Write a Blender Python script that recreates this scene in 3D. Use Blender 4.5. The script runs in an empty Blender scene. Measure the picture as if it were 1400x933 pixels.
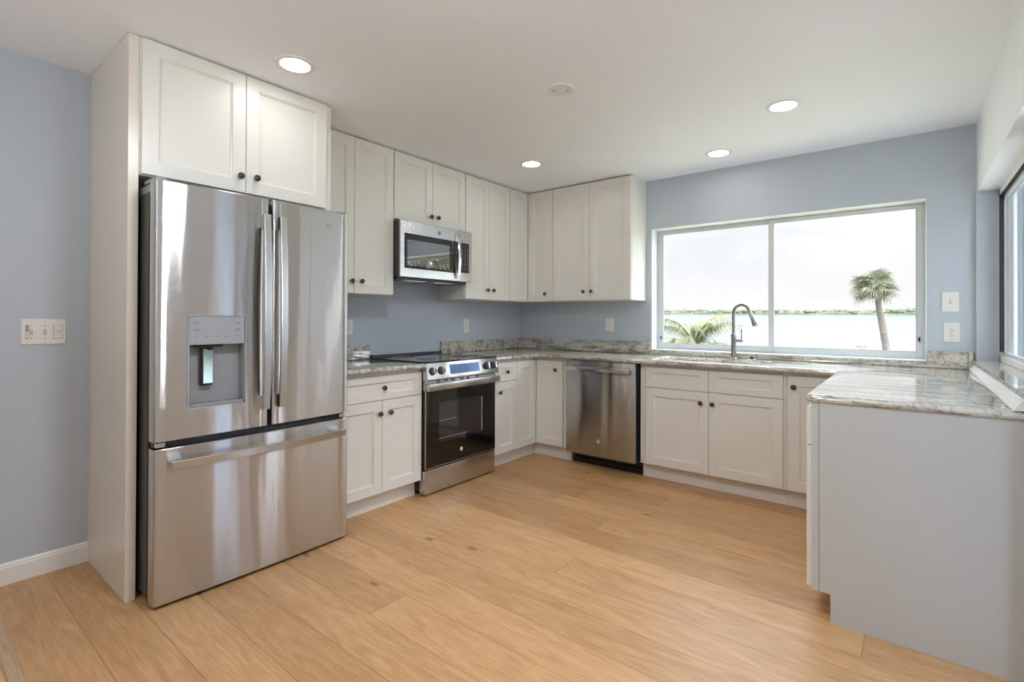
import bpy, bmesh, math, random
from mathutils import Vector, Matrix
R_ = math.radians
rng = random.Random(7)
sc = bpy.context.scene
col = sc.collection

# ------------------------------------------------------------------ camera, world, sun, exposure
# world axes: x along the window wall (left -> right), y into that wall (room is y < 0), z up
CAM = (3.2297, -4.2360, 1.2173)
FPX, PPX, PPY = 685.13, 698.06, 432.52
cr = Vector((0.78326736, 0.62167636, 0.00327969))
cu = Vector((0.00107227, -0.00662642, 0.99997747))
cf = Vector((-0.62168408, 0.78324619, 0.00585686))
cd = bpy.data.cameras.new('camera'); cam = bpy.data.objects.new('camera', cd); col.objects.link(cam)
cam.matrix_world = Matrix(((cr.x, cu.x, -cf.x, CAM[0]), (cr.y, cu.y, -cf.y, CAM[1]), (cr.z, cu.z, -cf.z, CAM[2]), (0, 0, 0, 1)))
cd.sensor_width = 36.0; cd.sensor_fit = 'HORIZONTAL'; cd.lens = 36.0 * FPX / 1400
cd.shift_x = (700 - PPX) / 1400; cd.shift_y = (PPY - 466.5) / 1400
cd.clip_start = 0.02; cd.clip_end = 3000
sc.camera = cam
sc.view_settings.view_transform = 'Standard'
sc.view_settings.look = 'None'
sc.view_settings.exposure = 0.14
sc.view_settings.gamma = 1.0
sc.view_settings.use_curve_mapping = False
sc.cycles.use_denoising = True
sc.cycles.max_bounces = 10
sc.cycles.diffuse_bounces = 6
sc.cycles.glossy_bounces = 5
sc.cycles.transparent_max_bounces = 16
sc.cycles.sample_clamp_indirect = 6.0
sc.cycles.caustics_reflective = False
sc.cycles.caustics_refractive = False

SKY_BASE = 0.91            # brightness of the open sky over the bay
SKY_GLOW = 6.5         # brightness of the sky glow added on the side-window side
SKY_ZENITH = 6.8         # an overcast sky is several times brighter overhead than at the horizon
SUN_STRENGTH = 1.5
LAMP = 35.0               # downlight lens
FILL = 88.0  # unseen lamp added overhead to fill the kitchen with light
BOUNCE = 33.0             # added fill lamp behind the camera, aimed up at the ceiling
SUN_DIR = Vector((0.24, -0.10, 0.96)).normalized()      # towards the sun, high over the right side of the house
GLOW_DIR = Vector((0.70, -0.25, 0.67)).normalized()    # sky glow added to send daylight in through the side windows

def N(nt, t, **kw):
    n = nt.nodes.new(t)
    for k, v in kw.items(): setattr(n, k, v)
    return n
def L(nt, a, b): nt.links.new(a, b)
def lin(r, g, b):
    f = lambda c: (c / 255 / 12.92) if c / 255 <= .04045 else ((c / 255 + .055) / 1.055) ** 2.4
    return (f(r), f(g), f(b), 1)

w = bpy.data.worlds.new('sky'); sc.world = w; w.use_nodes = True
nt = w.node_tree; nt.nodes.clear()
out = N(nt, 'ShaderNodeOutputWorld'); bg = N(nt, 'ShaderNodeBackground'); L(nt, bg.outputs[0], out.inputs[0])
tc = N(nt, 'ShaderNodeTexCoord')
mp = N(nt, 'ShaderNodeMapping'); mp.inputs['Scale'].default_value = (2.2, 2.2, 7.0); L(nt, tc.outputs['Generated'], mp.inputs[0])
nz = N(nt, 'ShaderNodeTexNoise'); nz.inputs['Scale'].default_value = 1.6; nz.inputs['Detail'].default_value = 6; nz.inputs['Distortion'].default_value = .5
L(nt, mp.outputs[0], nz.inputs['Vector'])
cr1 = N(nt, 'ShaderNodeValToRGB'); cr1.color_ramp.elements[0].position = .42; cr1.color_ramp.elements[1].position = .62
cr1.color_ramp.elements[0].color = (.84, .90, .97, 1); cr1.color_ramp.elements[1].color = (1.05, 1.05, 1.05, 1)
L(nt, nz.outputs['Fac'], cr1.inputs[0])
sep = N(nt, 'ShaderNodeSeparateXYZ'); L(nt, tc.outputs['Generated'], sep.inputs[0])
hz = N(nt, 'ShaderNodeMapRange'); hz.inputs[1].default_value = .0; hz.inputs[2].default_value = .22; hz.inputs[3].default_value = 1; hz.inputs[4].default_value = 0
L(nt, sep.outputs['Z'], hz.inputs[0])
mx = N(nt, 'ShaderNodeMix', data_type='RGBA'); mx.inputs['B'].default_value = (1.02, 1.02, 1.01, 1)
L(nt, hz.outputs[0], mx.inputs['Factor']); L(nt, cr1.outputs[0], mx.inputs['A'])
dot = N(nt, 'ShaderNodeVectorMath', operation='DOT_PRODUCT'); dot.inputs[1].default_value = GLOW_DIR
L(nt, tc.outputs['Generated'], dot.inputs[0])
sr = N(nt, 'ShaderNodeMapRange', interpolation_type='SMOOTHSTEP'); sr.inputs[1].default_value = -.05; sr.inputs[2].default_value = .85
sr.inputs[3].default_value = SKY_BASE; sr.inputs[4].default_value = SKY_GLOW
L(nt, dot.outputs['Value'], sr.inputs[0])
ze = N(nt, 'ShaderNodeMapRange', interpolation_type='SMOOTHSTEP'); ze.inputs[1].default_value = .20; ze.inputs[2].default_value = .62
ze.inputs[3].default_value = 0; ze.inputs[4].default_value = SKY_ZENITH - SKY_BASE; L(nt, sep.outputs['Z'], ze.inputs[0])
ad = N(nt, 'ShaderNodeMath', operation='ADD'); L(nt, sr.outputs[0], ad.inputs[0]); L(nt, ze.outputs[0], ad.inputs[1])
tf = N(nt, 'ShaderNodeMapRange'); tf.inputs[1].default_value = 1.1; tf.inputs[2].default_value = 3.5; L(nt, ad.outputs[0], tf.inputs[0])
tm = N(nt, 'ShaderNodeMix', data_type='RGBA'); tm.inputs['B'].default_value = (.86, .96, 1.10, 1); L(nt, tf.outputs[0], tm.inputs['Factor']); L(nt, mx.outputs['Result'], tm.inputs['A'])
L(nt, tm.outputs['Result'], bg.inputs['Color']); L(nt, ad.outputs[0], bg.inputs['Strength'])

sd = bpy.data.lights.new('sun', 'SUN'); sd.energy = SUN_STRENGTH; sd.angle = R_(1.5); sd.color = (1, .95, .86)
so = bpy.data.objects.new('sun', sd); col.objects.link(so)
so.rotation_euler = SUN_DIR.to_track_quat('Z', 'Y').to_euler(); so.location = (20, -10, 30)
for fx, fy, fz, k in ((2.2, -5.4, 1.5, 1.0), ):
    fl = bpy.data.lights.new('bounce_fill', 'AREA'); fl.shape = 'DISK'; fl.size = .6; fl.energy = BOUNCE * k; fl.color = (.86, .95, 1)  # added fill lamp, bounced off the ceiling
    fo = bpy.data.objects.new('bounce_fill', fl); col.objects.link(fo); fo.location = (fx, fy, fz); fo.rotation_euler = (R_(180 - 18), 0, 0)

# ------------------------------------------------------------------ materials
MATS = {}
def pmat(name, c, rough=.5, metal=0., spec=.5, aniso=0., arot=0., coat=0., emis=None, es=0.):
    m = bpy.data.materials.new(name); m.use_nodes = True; b = m.node_tree.nodes['Principled BSDF']
    b.inputs['Base Color'].default_value = c; b.inputs['Roughness'].default_value = rough; b.inputs['Metallic'].default_value = metal
    b.inputs['Specular IOR Level'].default_value = spec
    b.inputs['Anisotropic'].default_value = aniso; b.inputs['Anisotropic Rotation'].default_value = arot
    b.inputs['Coat Weight'].default_value = coat
    if emis: b.inputs['Emission Color'].default_value = emis; b.inputs['Emission Strength'].default_value = es
    MATS[name] = m; return m, m.node_tree, b
def wobble(nt, b, scale=60., strength=.05, dist=.001, vec=None, detail=3.):
    t = N(nt, 'ShaderNodeTexCoord'); n = N(nt, 'ShaderNodeTexNoise'); n.inputs['Scale'].default_value = scale; n.inputs['Detail'].default_value = detail
    if vec:
        m = N(nt, 'ShaderNodeMapping'); m.inputs['Scale'].default_value = vec; L(nt, t.outputs['Object'], m.inputs[0]); L(nt, m.outputs[0], n.inputs['Vector'])
    else: L(nt, t.outputs['Object'], n.inputs['Vector'])
    bp = N(nt, 'ShaderNodeBump'); bp.inputs['Strength'].default_value = strength; bp.inputs['Distance'].default_value = dist
    L(nt, n.outputs['Fac'], bp.inputs['Height']); L(nt, bp.outputs[0], b.inputs['Normal'])
    return bp

def paint(name, c, rough=.6, sc_=180., st=.12, spec=.3):
    m, nt, b = pmat(name, c, rough, spec=spec); wobble(nt, b, sc_, st, .001); return m
M_wall = paint('blue_grey_wall_paint', lin(187, 194, 201), .55)
M_ceil = paint('ceiling_paint', lin(242, 244, 248), .7)
M_white = paint('white_trim_paint', lin(232, 231, 228), .4, 90, .06)
M_cab = paint('off_white_cabinet_paint', lin(228, 225, 217), .32, 40, .015, .5)
M_pan = paint('cabinet_end_panel_paint', lin(228, 218, 204), .25, 40, .01, .5)
M_cab_shade = paint('shaded_cabinet_paint', lin(188, 186, 179), .3, 40, .01, .5)  # cabinet paint darkened; shade on the camera-facing end put into the colour
M_dark, _, _ = pmat('black_plastic', (.012, .012, .014, 1), .35)
M_navy, _, _ = pmat('black_gloss_plastic', (.008, .008, .016, 1), .25)
M_char, _, _ = pmat('charcoal_steel', (.055, .05, .047, 1), .4, spec=.4)
M_greyp, _, _ = pmat('grey_plastic', lin(150, 152, 154), .35)
M_panelgrey, _, _ = pmat('grey_control_panel', lin(158, 161, 166), .3, spec=.5)
M_blackglass, _, b_ = pmat('black_glass', (.010, .010, .012, 1), .03, spec=.5); b_.inputs['IOR'].default_value = 1.75
M_doorglass, _, b_ = pmat('oven_door_glass', (.006, .005, .005, 1), .03, spec=.5); b_.inputs['IOR'].default_value = 1.6
M_ovenglass, _, b_ = pmat('oven_window_glass', (.022, .021, .022, 1), .03, spec=.5); b_.inputs['IOR'].default_value = 1.8
M_mwglass, _, b_ = pmat('mirrored_door_glass', (.03, .032, .036, 1), .02, spec=.5); b_.inputs['IOR'].default_value = 4.2
M_bronze, _, _ = pmat('bronze_knob', (.11, .092, .074, 1), .26, metal=.9)
M_chrome, _, _ = pmat('chrome', (.82, .82, .82, 1), .08, metal=1)
M_nickel, _, _ = pmat('brushed_nickel', (.34, .33, .315, 1), .26, metal=1)
M_plate, _, _ = pmat('white_switch_plastic', lin(228, 224, 216), .35)
M_slot, _, _ = pmat('dark_slot', (.03, .03, .03, 1), .6)
M_print, _, _ = pmat('grey_print', lin(95, 100, 108), .6)
M_keyprint, _, _ = pmat('pale_key_print', lin(165, 165, 165), .6)
M_alu, _, _ = pmat('white_aluminium_frame', lin(205, 207, 205), .4, spec=.5)
M_gasket, _, _ = pmat('black_gasket', (.02, .02, .02, 1), .7)
M_cream = paint('cream_post_paint', lin(176, 160, 138), .4)
M_reveal = paint('window_reveal_paint', lin(232, 235, 238), .5, 90, .05)
M_lens, _, _ = pmat('lamp_lens', (.9, .9, .9, 1), .5, emis=(.98, .98, .98, 1), es=LAMP)
M_fill, _, _ = pmat('fill_diffuser', (.9, .9, .9, 1), .5, emis=(.93, .98, 1.03, 1), es=FILL)
M_display, _, _ = pmat('display_reflection_blue', lin(100, 130, 184), .06, spec=.7)  # black glass; its blue reflection of wall and sky is put into the colour

def steel(name, base=.60, rough=.12, grain=.36, wav=.25, vec=(0, 5., 1.2)):
    """horizontally brushed sheet: the fine grooves tip the surface up and down, the sheet itself is slightly wavy"""
    m, nt, b = pmat(name, (base, base * .992, base * .975, 1), rough, metal=1)
    t = N(nt, 'ShaderNodeTexCoord'); mp = N(nt, 'ShaderNodeMapping'); mp.inputs['Scale'].default_value = vec; L(nt, t.outputs['Object'], mp.inputs[0])
    n = N(nt, 'ShaderNodeTexNoise'); n.inputs['Scale'].default_value = 1.3; n.inputs['Detail'].default_value = 1.5; L(nt, mp.outputs[0], n.inputs['Vector'])
    bp = N(nt, 'ShaderNodeBump'); bp.inputs['Strength'].default_value = wav; bp.inputs['Distance'].default_value = .02
    L(nt, n.outputs['Fac'], bp.inputs['Height'])
    sc1 = N(nt, 'ShaderNodeVectorMath', operation='SCALE'); sc1.inputs['Scale'].default_value = 9173.; L(nt, t.outputs['Object'], sc1.inputs[0])
    wn = N(nt, 'ShaderNodeTexWhiteNoise', noise_dimensions='3D'); L(nt, sc1.outputs[0], wn.inputs['Vector'])
    sp = N(nt, 'ShaderNodeSeparateColor'); L(nt, wn.outputs['Color'], sp.inputs[0])
    a1 = N(nt, 'ShaderNodeMath', operation='ADD'); L(nt, sp.outputs[0], a1.inputs[0]); L(nt, sp.outputs[1], a1.inputs[1])
    a2 = N(nt, 'ShaderNodeMath', operation='SUBTRACT'); L(nt, a1.outputs[0], a2.inputs[0]); a2.inputs[1].default_value = 1
    a3 = N(nt, 'ShaderNodeMath', operation='MULTIPLY'); L(nt, a2.outputs[0], a3.inputs[0]); a3.inputs[1].default_value = grain
    cz = N(nt, 'ShaderNodeCombineXYZ'); L(nt, a3.outputs[0], cz.inputs[2])
    ad_ = N(nt, 'ShaderNodeVectorMath', operation='ADD'); L(nt, bp.outputs[0], ad_.inputs[0]); L(nt, cz.outputs[0], ad_.inputs[1])
    nm = N(nt, 'ShaderNodeVectorMath', operation='NORMALIZE'); L(nt, ad_.outputs[0], nm.inputs[0]); L(nt, nm.outputs[0], b.inputs['Normal'])
    return m
M_steel = steel('brushed_stainless', .60, .07, .52, .15, (0, 5.5, .45))
M_steel2 = steel('satin_stainless', .62, .2, .16, .04)
M_steeld = steel('dark_stainless', .48, .09, .42, .15, (5., 0, 1.2))

def make_granite():
    m, nt, b = pmat('veined_granite', (1, 1, 1, 1), .055, spec=.5); b.inputs['IOR'].default_value = 2.2
    t = N(nt, 'ShaderNodeTexCoord')
    mp = N(nt, 'ShaderNodeMapping'); mp.inputs['Scale'].default_value = (1.3, 8.5, 9.0); mp.inputs['Rotation'].default_value = (0, .25, .10); L(nt, t.outputs['Object'], mp.inputs[0])
    n1 = N(nt, 'ShaderNodeTexNoise'); n1.inputs['Scale'].default_value = 1.5; n1.inputs['Detail'].default_value = 9; n1.inputs['Roughness'].default_value = .62; n1.inputs['Distortion'].default_value = 1.4
    L(nt, mp.outputs[0], n1.inputs['Vector'])
    r1 = N(nt, 'ShaderNodeValToRGB'); e = r1.color_ramp.elements
    e[0].position = .28; e[0].color = lin(112, 108, 96); e[1].position = .73; e[1].color = lin(238, 236, 230)
    for p, c in ((.38, lin(144, 140, 120)), (.47, lin(184, 178, 162)), (.57, lin(216, 211, 200)), (.66, lin(199, 188, 170))):
        k = e.new(p); k.color = c
    L(nt, n1.outputs['Fac'], r1.inputs[0])
    n2 = N(nt, 'ShaderNodeTexNoise'); n2.inputs['Scale'].default_value = 46; n2.inputs['Detail'].default_value = 5; n2.inputs['Roughness'].default_value = .7
    L(nt, t.outputs['Object'], n2.inputs['Vector'])
    r2 = N(nt, 'ShaderNodeValToRGB'); r2.color_ramp.elements[0].position = .36; r2.color_ramp.elements[0].color = lin(140, 136, 126); r2.color_ramp.elements[1].position = .52; r2.color_ramp.elements[1].color = (1, 1, 1, 1)
    L(nt, n2.outputs['Fac'], r2.inputs[0])
    mu = N(nt, 'ShaderNodeMix', data_type='RGBA', blend_type='MULTIPLY'); mu.inputs['Factor'].default_value = .6
    L(nt, r1.outputs[0], mu.inputs['A']); L(nt, r2.outputs[0], mu.inputs['B'])
    # thin dark veins
    n3 = N(nt, 'ShaderNodeTexNoise'); n3.inputs['Scale'].default_value = 2.1; n3.inputs['Detail'].default_value = 6; n3.inputs['Distortion'].default_value = 2.2
    mp3 = N(nt, 'ShaderNodeMapping'); mp3.inputs['Scale'].default_value = (1.4, 5.0, 6.0); mp3.inputs['Location'].default_value = (3, 7, 1); L(nt, t.outputs['Object'], mp3.inputs[0]); L(nt, mp3.outputs[0], n3.inputs['Vector'])
    r3 = N(nt, 'ShaderNodeValToRGB'); q = r3.color_ramp.elements
    q[0].position = .47; q[0].color = (1, 1, 1, 1); q[1].position = .53; q[1].color = (1, 1, 1, 1); k = q.new(.50); k.color = lin(86, 80, 74)
    L(nt, n3.outputs['Fac'], r3.inputs[0])
    mu2 = N(nt, 'ShaderNodeMix', data_type='RGBA', blend_type='MULTIPLY'); mu2.inputs['Factor'].default_value = .5
    L(nt, mu.outputs['Result'], mu2.inputs['A']); L(nt, r3.outputs[0], mu2.inputs['B'])
    L(nt, mu2.outputs['Result'], b.inputs['Base Color'])
    return m
M_granite = make_granite()

def make_floor(name, tint=(1, 1, 1), width=.19, length=2.2):
    m, nt, b = pmat(name, (1, 1, 1, 1), .38, spec=.42)
    t = N(nt, 'ShaderNodeTexCoord'); s = N(nt, 'ShaderNodeSeparateXYZ'); L(nt, t.outputs['Object'], s.inputs[0])
    def mth(op, a, bb=None, c=None):
        n = N(nt, 'ShaderNodeMath', operation=op)
        for i, v in enumerate((a, bb, c)):
            if v is None: continue
            if isinstance(v, (int, float)): n.inputs[i].default_value = v
            else: L(nt, v, n.inputs[i])
        return n.outputs[0]
    v = mth('DIVIDE', mth('ADD', s.outputs['Y'], 20.075), width)
    row = mth('FLOOR', v); fv = mth('FRACT', v)
    wn = N(nt, 'ShaderNodeTexWhiteNoise', noise_dimensions='1D'); L(nt, row, wn.inputs['W'])
    uu = mth('DIVIDE', mth('ADD', mth('ADD', s.outputs['X'], 20), mth('MULTIPLY', wn.outputs['Value'], length * 3)), length)
    colm = mth('FLOOR', uu); fu = mth('FRACT', uu)
    cmb = N(nt, 'ShaderNodeCombineXYZ'); L(nt, row, cmb.inputs[0]); L(nt, colm, cmb.inputs[1])
    wn2 = N(nt, 'ShaderNodeTexWhiteNoise', noise_dimensions='3D'); L(nt, cmb.outputs[0], wn2.inputs['Vector'])
    # seams
    ev = mth('MULTIPLY', mth('MINIMUM', fv, mth('SUBTRACT', 1, fv)), width)
    eu = mth('MULTIPLY', mth('MINIMUM', fu, mth('SUBTRACT', 1, fu)), length)
    ed = mth('MINIMUM', ev, eu)
    seam = N(nt, 'ShaderNodeMapRange', interpolation_type='SMOOTHSTEP'); seam.inputs[1].default_value = .0006; seam.inputs[2].default_value = .0026; L(nt, ed, seam.inputs[0])
    # grain coordinates: per plank offset
    off = N(nt, 'ShaderNodeVectorMath', operation='MULTIPLY_ADD'); off.inputs[1].default_value = (13.7, 9.1, 5.3)
    L(nt, wn2.outputs['Color'], off.inputs[0]); L(nt, t.outputs['Object'], off.inputs[2])
    mp = N(nt, 'ShaderNodeMapping'); mp.inputs['Scale'].default_value = (1.6, 10, 1); L(nt, off.outputs[0], mp.inputs[0])
    g1 = N(nt, 'ShaderNodeTexNoise'); g1.inputs['Scale'].default_value = 1.6; g1.inputs['Detail'].default_value = 8; g1.inputs['Roughness'].default_value = .6; g1.inputs['Distortion'].default_value = 1.6
    L(nt, mp.outputs[0], g1.inputs['Vector'])
    mp2 = N(nt, 'ShaderNodeMapping'); mp2.inputs['Scale'].default_value = (9, 190, 1); L(nt, off.outputs[0], mp2.inputs[0])
    g2 = N(nt, 'ShaderNodeTexNoise'); g2.inputs['Scale'].default_value = 1.; g2.inputs['Detail'].default_value = 4; L(nt, mp2.outputs[0], g2.inputs['Vector'])
    r = N(nt, 'ShaderNodeValToRGB'); e = r.color_ramp.elements
    e[0].position = .25; e[0].color = lin(189, 142, 97); e[1].position = .75; e[1].color = lin(219, 174, 127)
    k = e.new(.5); k.color = lin(206, 160, 112)
    L(nt, g1.outputs['Fac'], r.inputs[0])
    # per plank tint
    tr = N(nt, 'ShaderNodeValToRGB'); te = tr.color_ramp.elements
    te[0].position = 0; te[0].color = (.80, .76, .71, 1); te[1].position = 1; te[1].color = (1.10, 1.11, 1.12, 1); k = te.new(.5); k.color = (.97, .97, .97, 1)
    L(nt, wn2.outputs['Value'], tr.inputs[0])
    m1 = N(nt, 'ShaderNodeMix', data_type='RGBA', blend_type='MULTIPLY'); m1.inputs['Factor'].default_value = 1; L(nt, r.outputs[0], m1.inputs['A']); L(nt, tr.outputs[0], m1.inputs['B'])
    gr = N(nt, 'ShaderNodeMapRange'); gr.inputs[1].default_value = .35; gr.inputs[2].default_value = .7; gr.inputs[3].default_value = .80; gr.inputs[4].default_value = 1.08; L(nt, g2.outputs['Fac'], gr.inputs[0])
    m2 = N(nt, 'ShaderNodeMix', data_type='RGBA', blend_type='MULTIPLY'); m2.inputs['Factor'].default_value = .8; L(nt, m1.outputs['Result'], m2.inputs['A']); L(nt, gr.outputs[0], m2.inputs['B'])
    # knots
    mpk = N(nt, 'ShaderNodeMapping'); mpk.inputs['Scale'].default_value = (1.5, 3.4, 1); L(nt, off.outputs[0], mpk.inputs[0])
    vo = N(nt, 'ShaderNodeTexVoronoi'); vo.inputs['Scale'].default_value = 1.3; L(nt, mpk.outputs[0], vo.inputs['Vector'])
    nk = N(nt, 'ShaderNodeTexNoise'); nk.inputs['Scale'].default_value = 30; L(nt, t.outputs['Object'], nk.inputs['Vector'])
    kd = mth('ADD', vo.outputs['Distance'], mth('MULTIPLY', mth('SUBTRACT', nk.outputs['Fac'], .5), .06))
    kr = N(nt, 'ShaderNodeMapRange', interpolation_type='SMOOTHSTEP'); kr.inputs[1].default_value = .02; kr.inputs[2].default_value = .10; kr.inputs[3].default_value = .42; kr.inputs[4].default_value = 1; L(nt, kd, kr.inputs[0])
    m3 = N(nt, 'ShaderNodeMix', data_type='RGBA', blend_type='MULTIPLY'); m3.inputs['Factor'].default_value = .9; L(nt, m2.outputs['Result'], m3.inputs['A']); L(nt, kr.outputs[0], m3.inputs['B'])
    sm = N(nt, 'ShaderNodeMapRange'); sm.inputs[3].default_value = .60; sm.inputs[4].default_value = 1; L(nt, seam.outputs[0], sm.inputs[0])
    m4 = N(nt, 'ShaderNodeMix', data_type='RGBA', blend_type='MULTIPLY'); m4.inputs['Factor'].default_value = 1; L(nt, m3.outputs['Result'], m4.inputs['A']); L(nt, sm.outputs[0], m4.inputs['B'])
    tn = N(nt, 'ShaderNodeMix', data_type='RGBA', blend_type='MULTIPLY'); tn.inputs['Factor'].default_value = 1; tn.inputs['B'].default_value = (*tint, 1); L(nt, m4.outputs['Result'], tn.inputs['A'])
    L(nt, tn.outputs['Result'], b.inputs['Base Color'])
    bp = N(nt, 'ShaderNodeBump'); bp.inputs['Strength'].default_value = .35; bp.inputs['Distance'].default_value = .0012
    hh = mth('ADD', mth('MULTIPLY', g2.outputs['Fac'], .6), seam.outputs[0]); L(nt, hh, bp.inputs['Height']); L(nt, bp.outputs[0], b.inputs['Normal'])
    return m
M_floor = make_floor('oak_plank_floor')
M_thresh = make_floor('grey_oak_strip', (.95, 1.12, 1.45), .5, 3.)

def glass_mat(name, tint=(1, 1, 1, 1), rough=0.0):
    m = bpy.data.materials.new(name); m.use_nodes = True; nt = m.node_tree; nt.nodes.clear()
    o = N(nt, 'ShaderNodeOutputMaterial'); mx = N(nt, 'ShaderNodeMixShader'); tr = N(nt, 'ShaderNodeBsdfTransparent'); gl = N(nt, 'ShaderNodeBsdfGlossy')
    fr = N(nt, 'ShaderNodeFresnel'); fr.inputs['IOR'].default_value = 1.45
    tr.inputs[0].default_value = tint; gl.inputs['Roughness'].default_value = rough
    ge = N(nt, 'ShaderNodeNewGeometry'); mi = N(nt, 'ShaderNodeMapRange'); mi.inputs[3].default_value = 1.45; mi.inputs[4].default_value = 1.0; L(nt, ge.outputs['Backfacing'], mi.inputs[0]); L(nt, mi.outputs[0], fr.inputs['IOR'])
    L(nt, fr.outputs[0], mx.inputs[0]); L(nt, tr.outputs[0], mx.inputs[1]); L(nt, gl.outputs[0], mx.inputs[2]); L(nt, mx.outputs[0], o.inputs[0])
    return m
M_glass = glass_mat('clear_window_glass')
M_tint = glass_mat('tinted_door_glass', (.56, .62, .70, 1))
def screen_mat():
    m = bpy.data.materials.new('insect_screen'); m.use_nodes = True; nt = m.node_tree; nt.nodes.clear()
    o = N(nt, 'ShaderNodeOutputMaterial'); mx = N(nt, 'ShaderNodeMixShader'); tr = N(nt, 'ShaderNodeBsdfTransparent'); df = N(nt, 'ShaderNodeBsdfDiffuse')
    df.inputs[0].default_value = (.22, .28, .33, 1); mx.inputs[0].default_value = .42
    t = N(nt, 'ShaderNodeTexCoord'); mp = N(nt, 'ShaderNodeMapping'); mp.inputs['Scale'].default_value = (1, 26, 2.); L(nt, t.outputs['Object'], mp.inputs[0])
    n = N(nt, 'ShaderNodeTexNoise'); n.inputs['Scale'].default_value = 1.; n.inputs['Detail'].default_value = 4; L(nt, mp.outputs[0], n.inputs['Vector'])
    mr = N(nt, 'ShaderNodeMapRange'); mr.inputs[1].default_value = .3; mr.inputs[2].default_value = .7; mr.inputs[3].default_value = .40; mr.inputs[4].default_value = .56; L(nt, n.outputs['Fac'], mr.inputs[0]); L(nt, mr.outputs[0], mx.inputs[0])
    L(nt, tr.outputs[0], mx.inputs[1]); L(nt, df.outputs[0], mx.inputs[2]); L(nt, mx.outputs[0], o.inputs[0])
    return m
M_screen = screen_mat()

def noisecol(name, c0, c1, scale, rough=.7, vec=(1, 1, 1)):
    m, nt, b = pmat(name, c0, rough, spec=.3)
    t = N(nt, 'ShaderNodeTexCoord'); mp = N(nt, 'ShaderNodeMapping'); mp.inputs['Scale'].default_value = vec; L(nt, t.outputs['Object'], mp.inputs[0])
    n = N(nt, 'ShaderNodeTexNoise'); n.inputs['Scale'].default_value = scale; n.inputs['Detail'].default_value = 5; L(nt, mp.outputs[0], n.inputs['Vector'])
    r = N(nt, 'ShaderNodeValToRGB'); r.color_ramp.elements[0].position = .35; r.color_ramp.elements[1].position = .65; r.color_ramp.elements[0].color = c0; r.color_ramp.elements[1].color = c1
    L(nt, n.outputs['Fac'], r.inputs[0]); L(nt, r.outputs[0], b.inputs['Base Color']); return m
M_leaf = noisecol('palm_leaf', lin(86, 89, 68), lin(118, 117, 94), 3.)
M_leaf2 = noisecol('feather_palm_leaf', lin(88, 92, 62), lin(118, 118, 84), 4.)
M_dead = noisecol('dry_palm_leaf', lin(100, 84, 64), lin(120, 102, 82), 3.)
M_bark = noisecol('palm_bark', lin(88, 80, 71), lin(112, 103, 93), 2.5, .9, (1, 1, 6))
M_tree = noisecol('far_trees', lin(66, 70, 50), lin(90, 92, 70), .06)
M_grass = noisecol('lawn', lin(120, 120, 92), lin(150, 148, 120), 2.)
M_bounce_ground = paint('pale_bounce_ground', lin(226, 222, 214), .8, 30, .1)
M_box = paint('white_dock_box_paint', lin(138, 122, 118), .5)
def water_mat():
    m, nt, b = pmat('bay_water', lin(98, 106, 110), .10, spec=.6)
    t = N(nt, 'ShaderNodeTexCoord'); mp = N(nt, 'ShaderNodeMapping'); mp.inputs['Scale'].default_value = (.12, .5, 1); L(nt, t.outputs['Object'], mp.inputs[0])
    n = N(nt, 'ShaderNodeTexNoise'); n.inputs['Scale'].default_value = 1.; n.inputs['Detail'].default_value = 5; L(nt, mp.outputs[0], n.inputs['Vector'])
    bp = N(nt, 'ShaderNodeBump'); bp.inputs['Strength'].default_value = .25; bp.inputs['Distance'].default_value = .3; L(nt, n.outputs['Fac'], bp.inputs['Height']); L(nt, bp.outputs[0], b.inputs['Normal'])
    return m
M_water = water_mat()

# ------------------------------------------------------------------ mesh helpers; a point is (x, d, z): d = distance from the window wall
def P(x, d, z): return Vector((x, -d, z))
def box(bm, x0, x1, d0, d1, z0, z1, bev=0., seg=2):
    vs = [bm.verts.new(P(x, d, z)) for x in (x0, x1) for d in (d0, d1) for z in (z0, z1)]
    f = [(0, 1, 3, 2), (4, 6, 7, 5), (0, 4, 5, 1), (2, 3, 7, 6), (0, 2, 6, 4), (1, 5, 7, 3)]
    fs = [bm.faces.new([vs[i] for i in q]) for q in f]
    bmesh.ops.recalc_face_normals(bm, faces=fs)
    if bev > 0:
        es = list({e for g in fs for e in g.edges})
        bmesh.ops.bevel(bm, geom=es, offset=bev, segments=seg, profile=.5, affect='EDGES')
    return vs
def prism(bm, poly, fn, a, b, bev=0.):
    """poly: 2-D outline; fn(p, q, t) -> Vector; extruded from t=a to t=b"""
    A = [bm.verts.new(fn(p, q, a)) for p, q in poly]; B = [bm.verts.new(fn(p, q, b)) for p, q in poly]
    n = len(poly); fs = [bm.faces.new(A), bm.faces.new(B[::-1])]
    for i in range(n): fs.append(bm.faces.new((A[i], B[i], B[(i + 1) % n], A[(i + 1) % n])))
    bmesh.ops.recalc_face_normals(bm, faces=fs)
    if bev > 0:
        es = list({e for g in fs for e in g.edges})
        bmesh.ops.bevel(bm, geom=es, offset=bev, segments=2, profile=.5, affect='EDGES')
def frame3(axis):
    z = Vector(axis).normalized(); h = Vector((0, 0, 1)) if abs(z.z) < .9 else Vector((1, 0, 0))
    x = h.cross(z).normalized(); return x, z.cross(x), z
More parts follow.
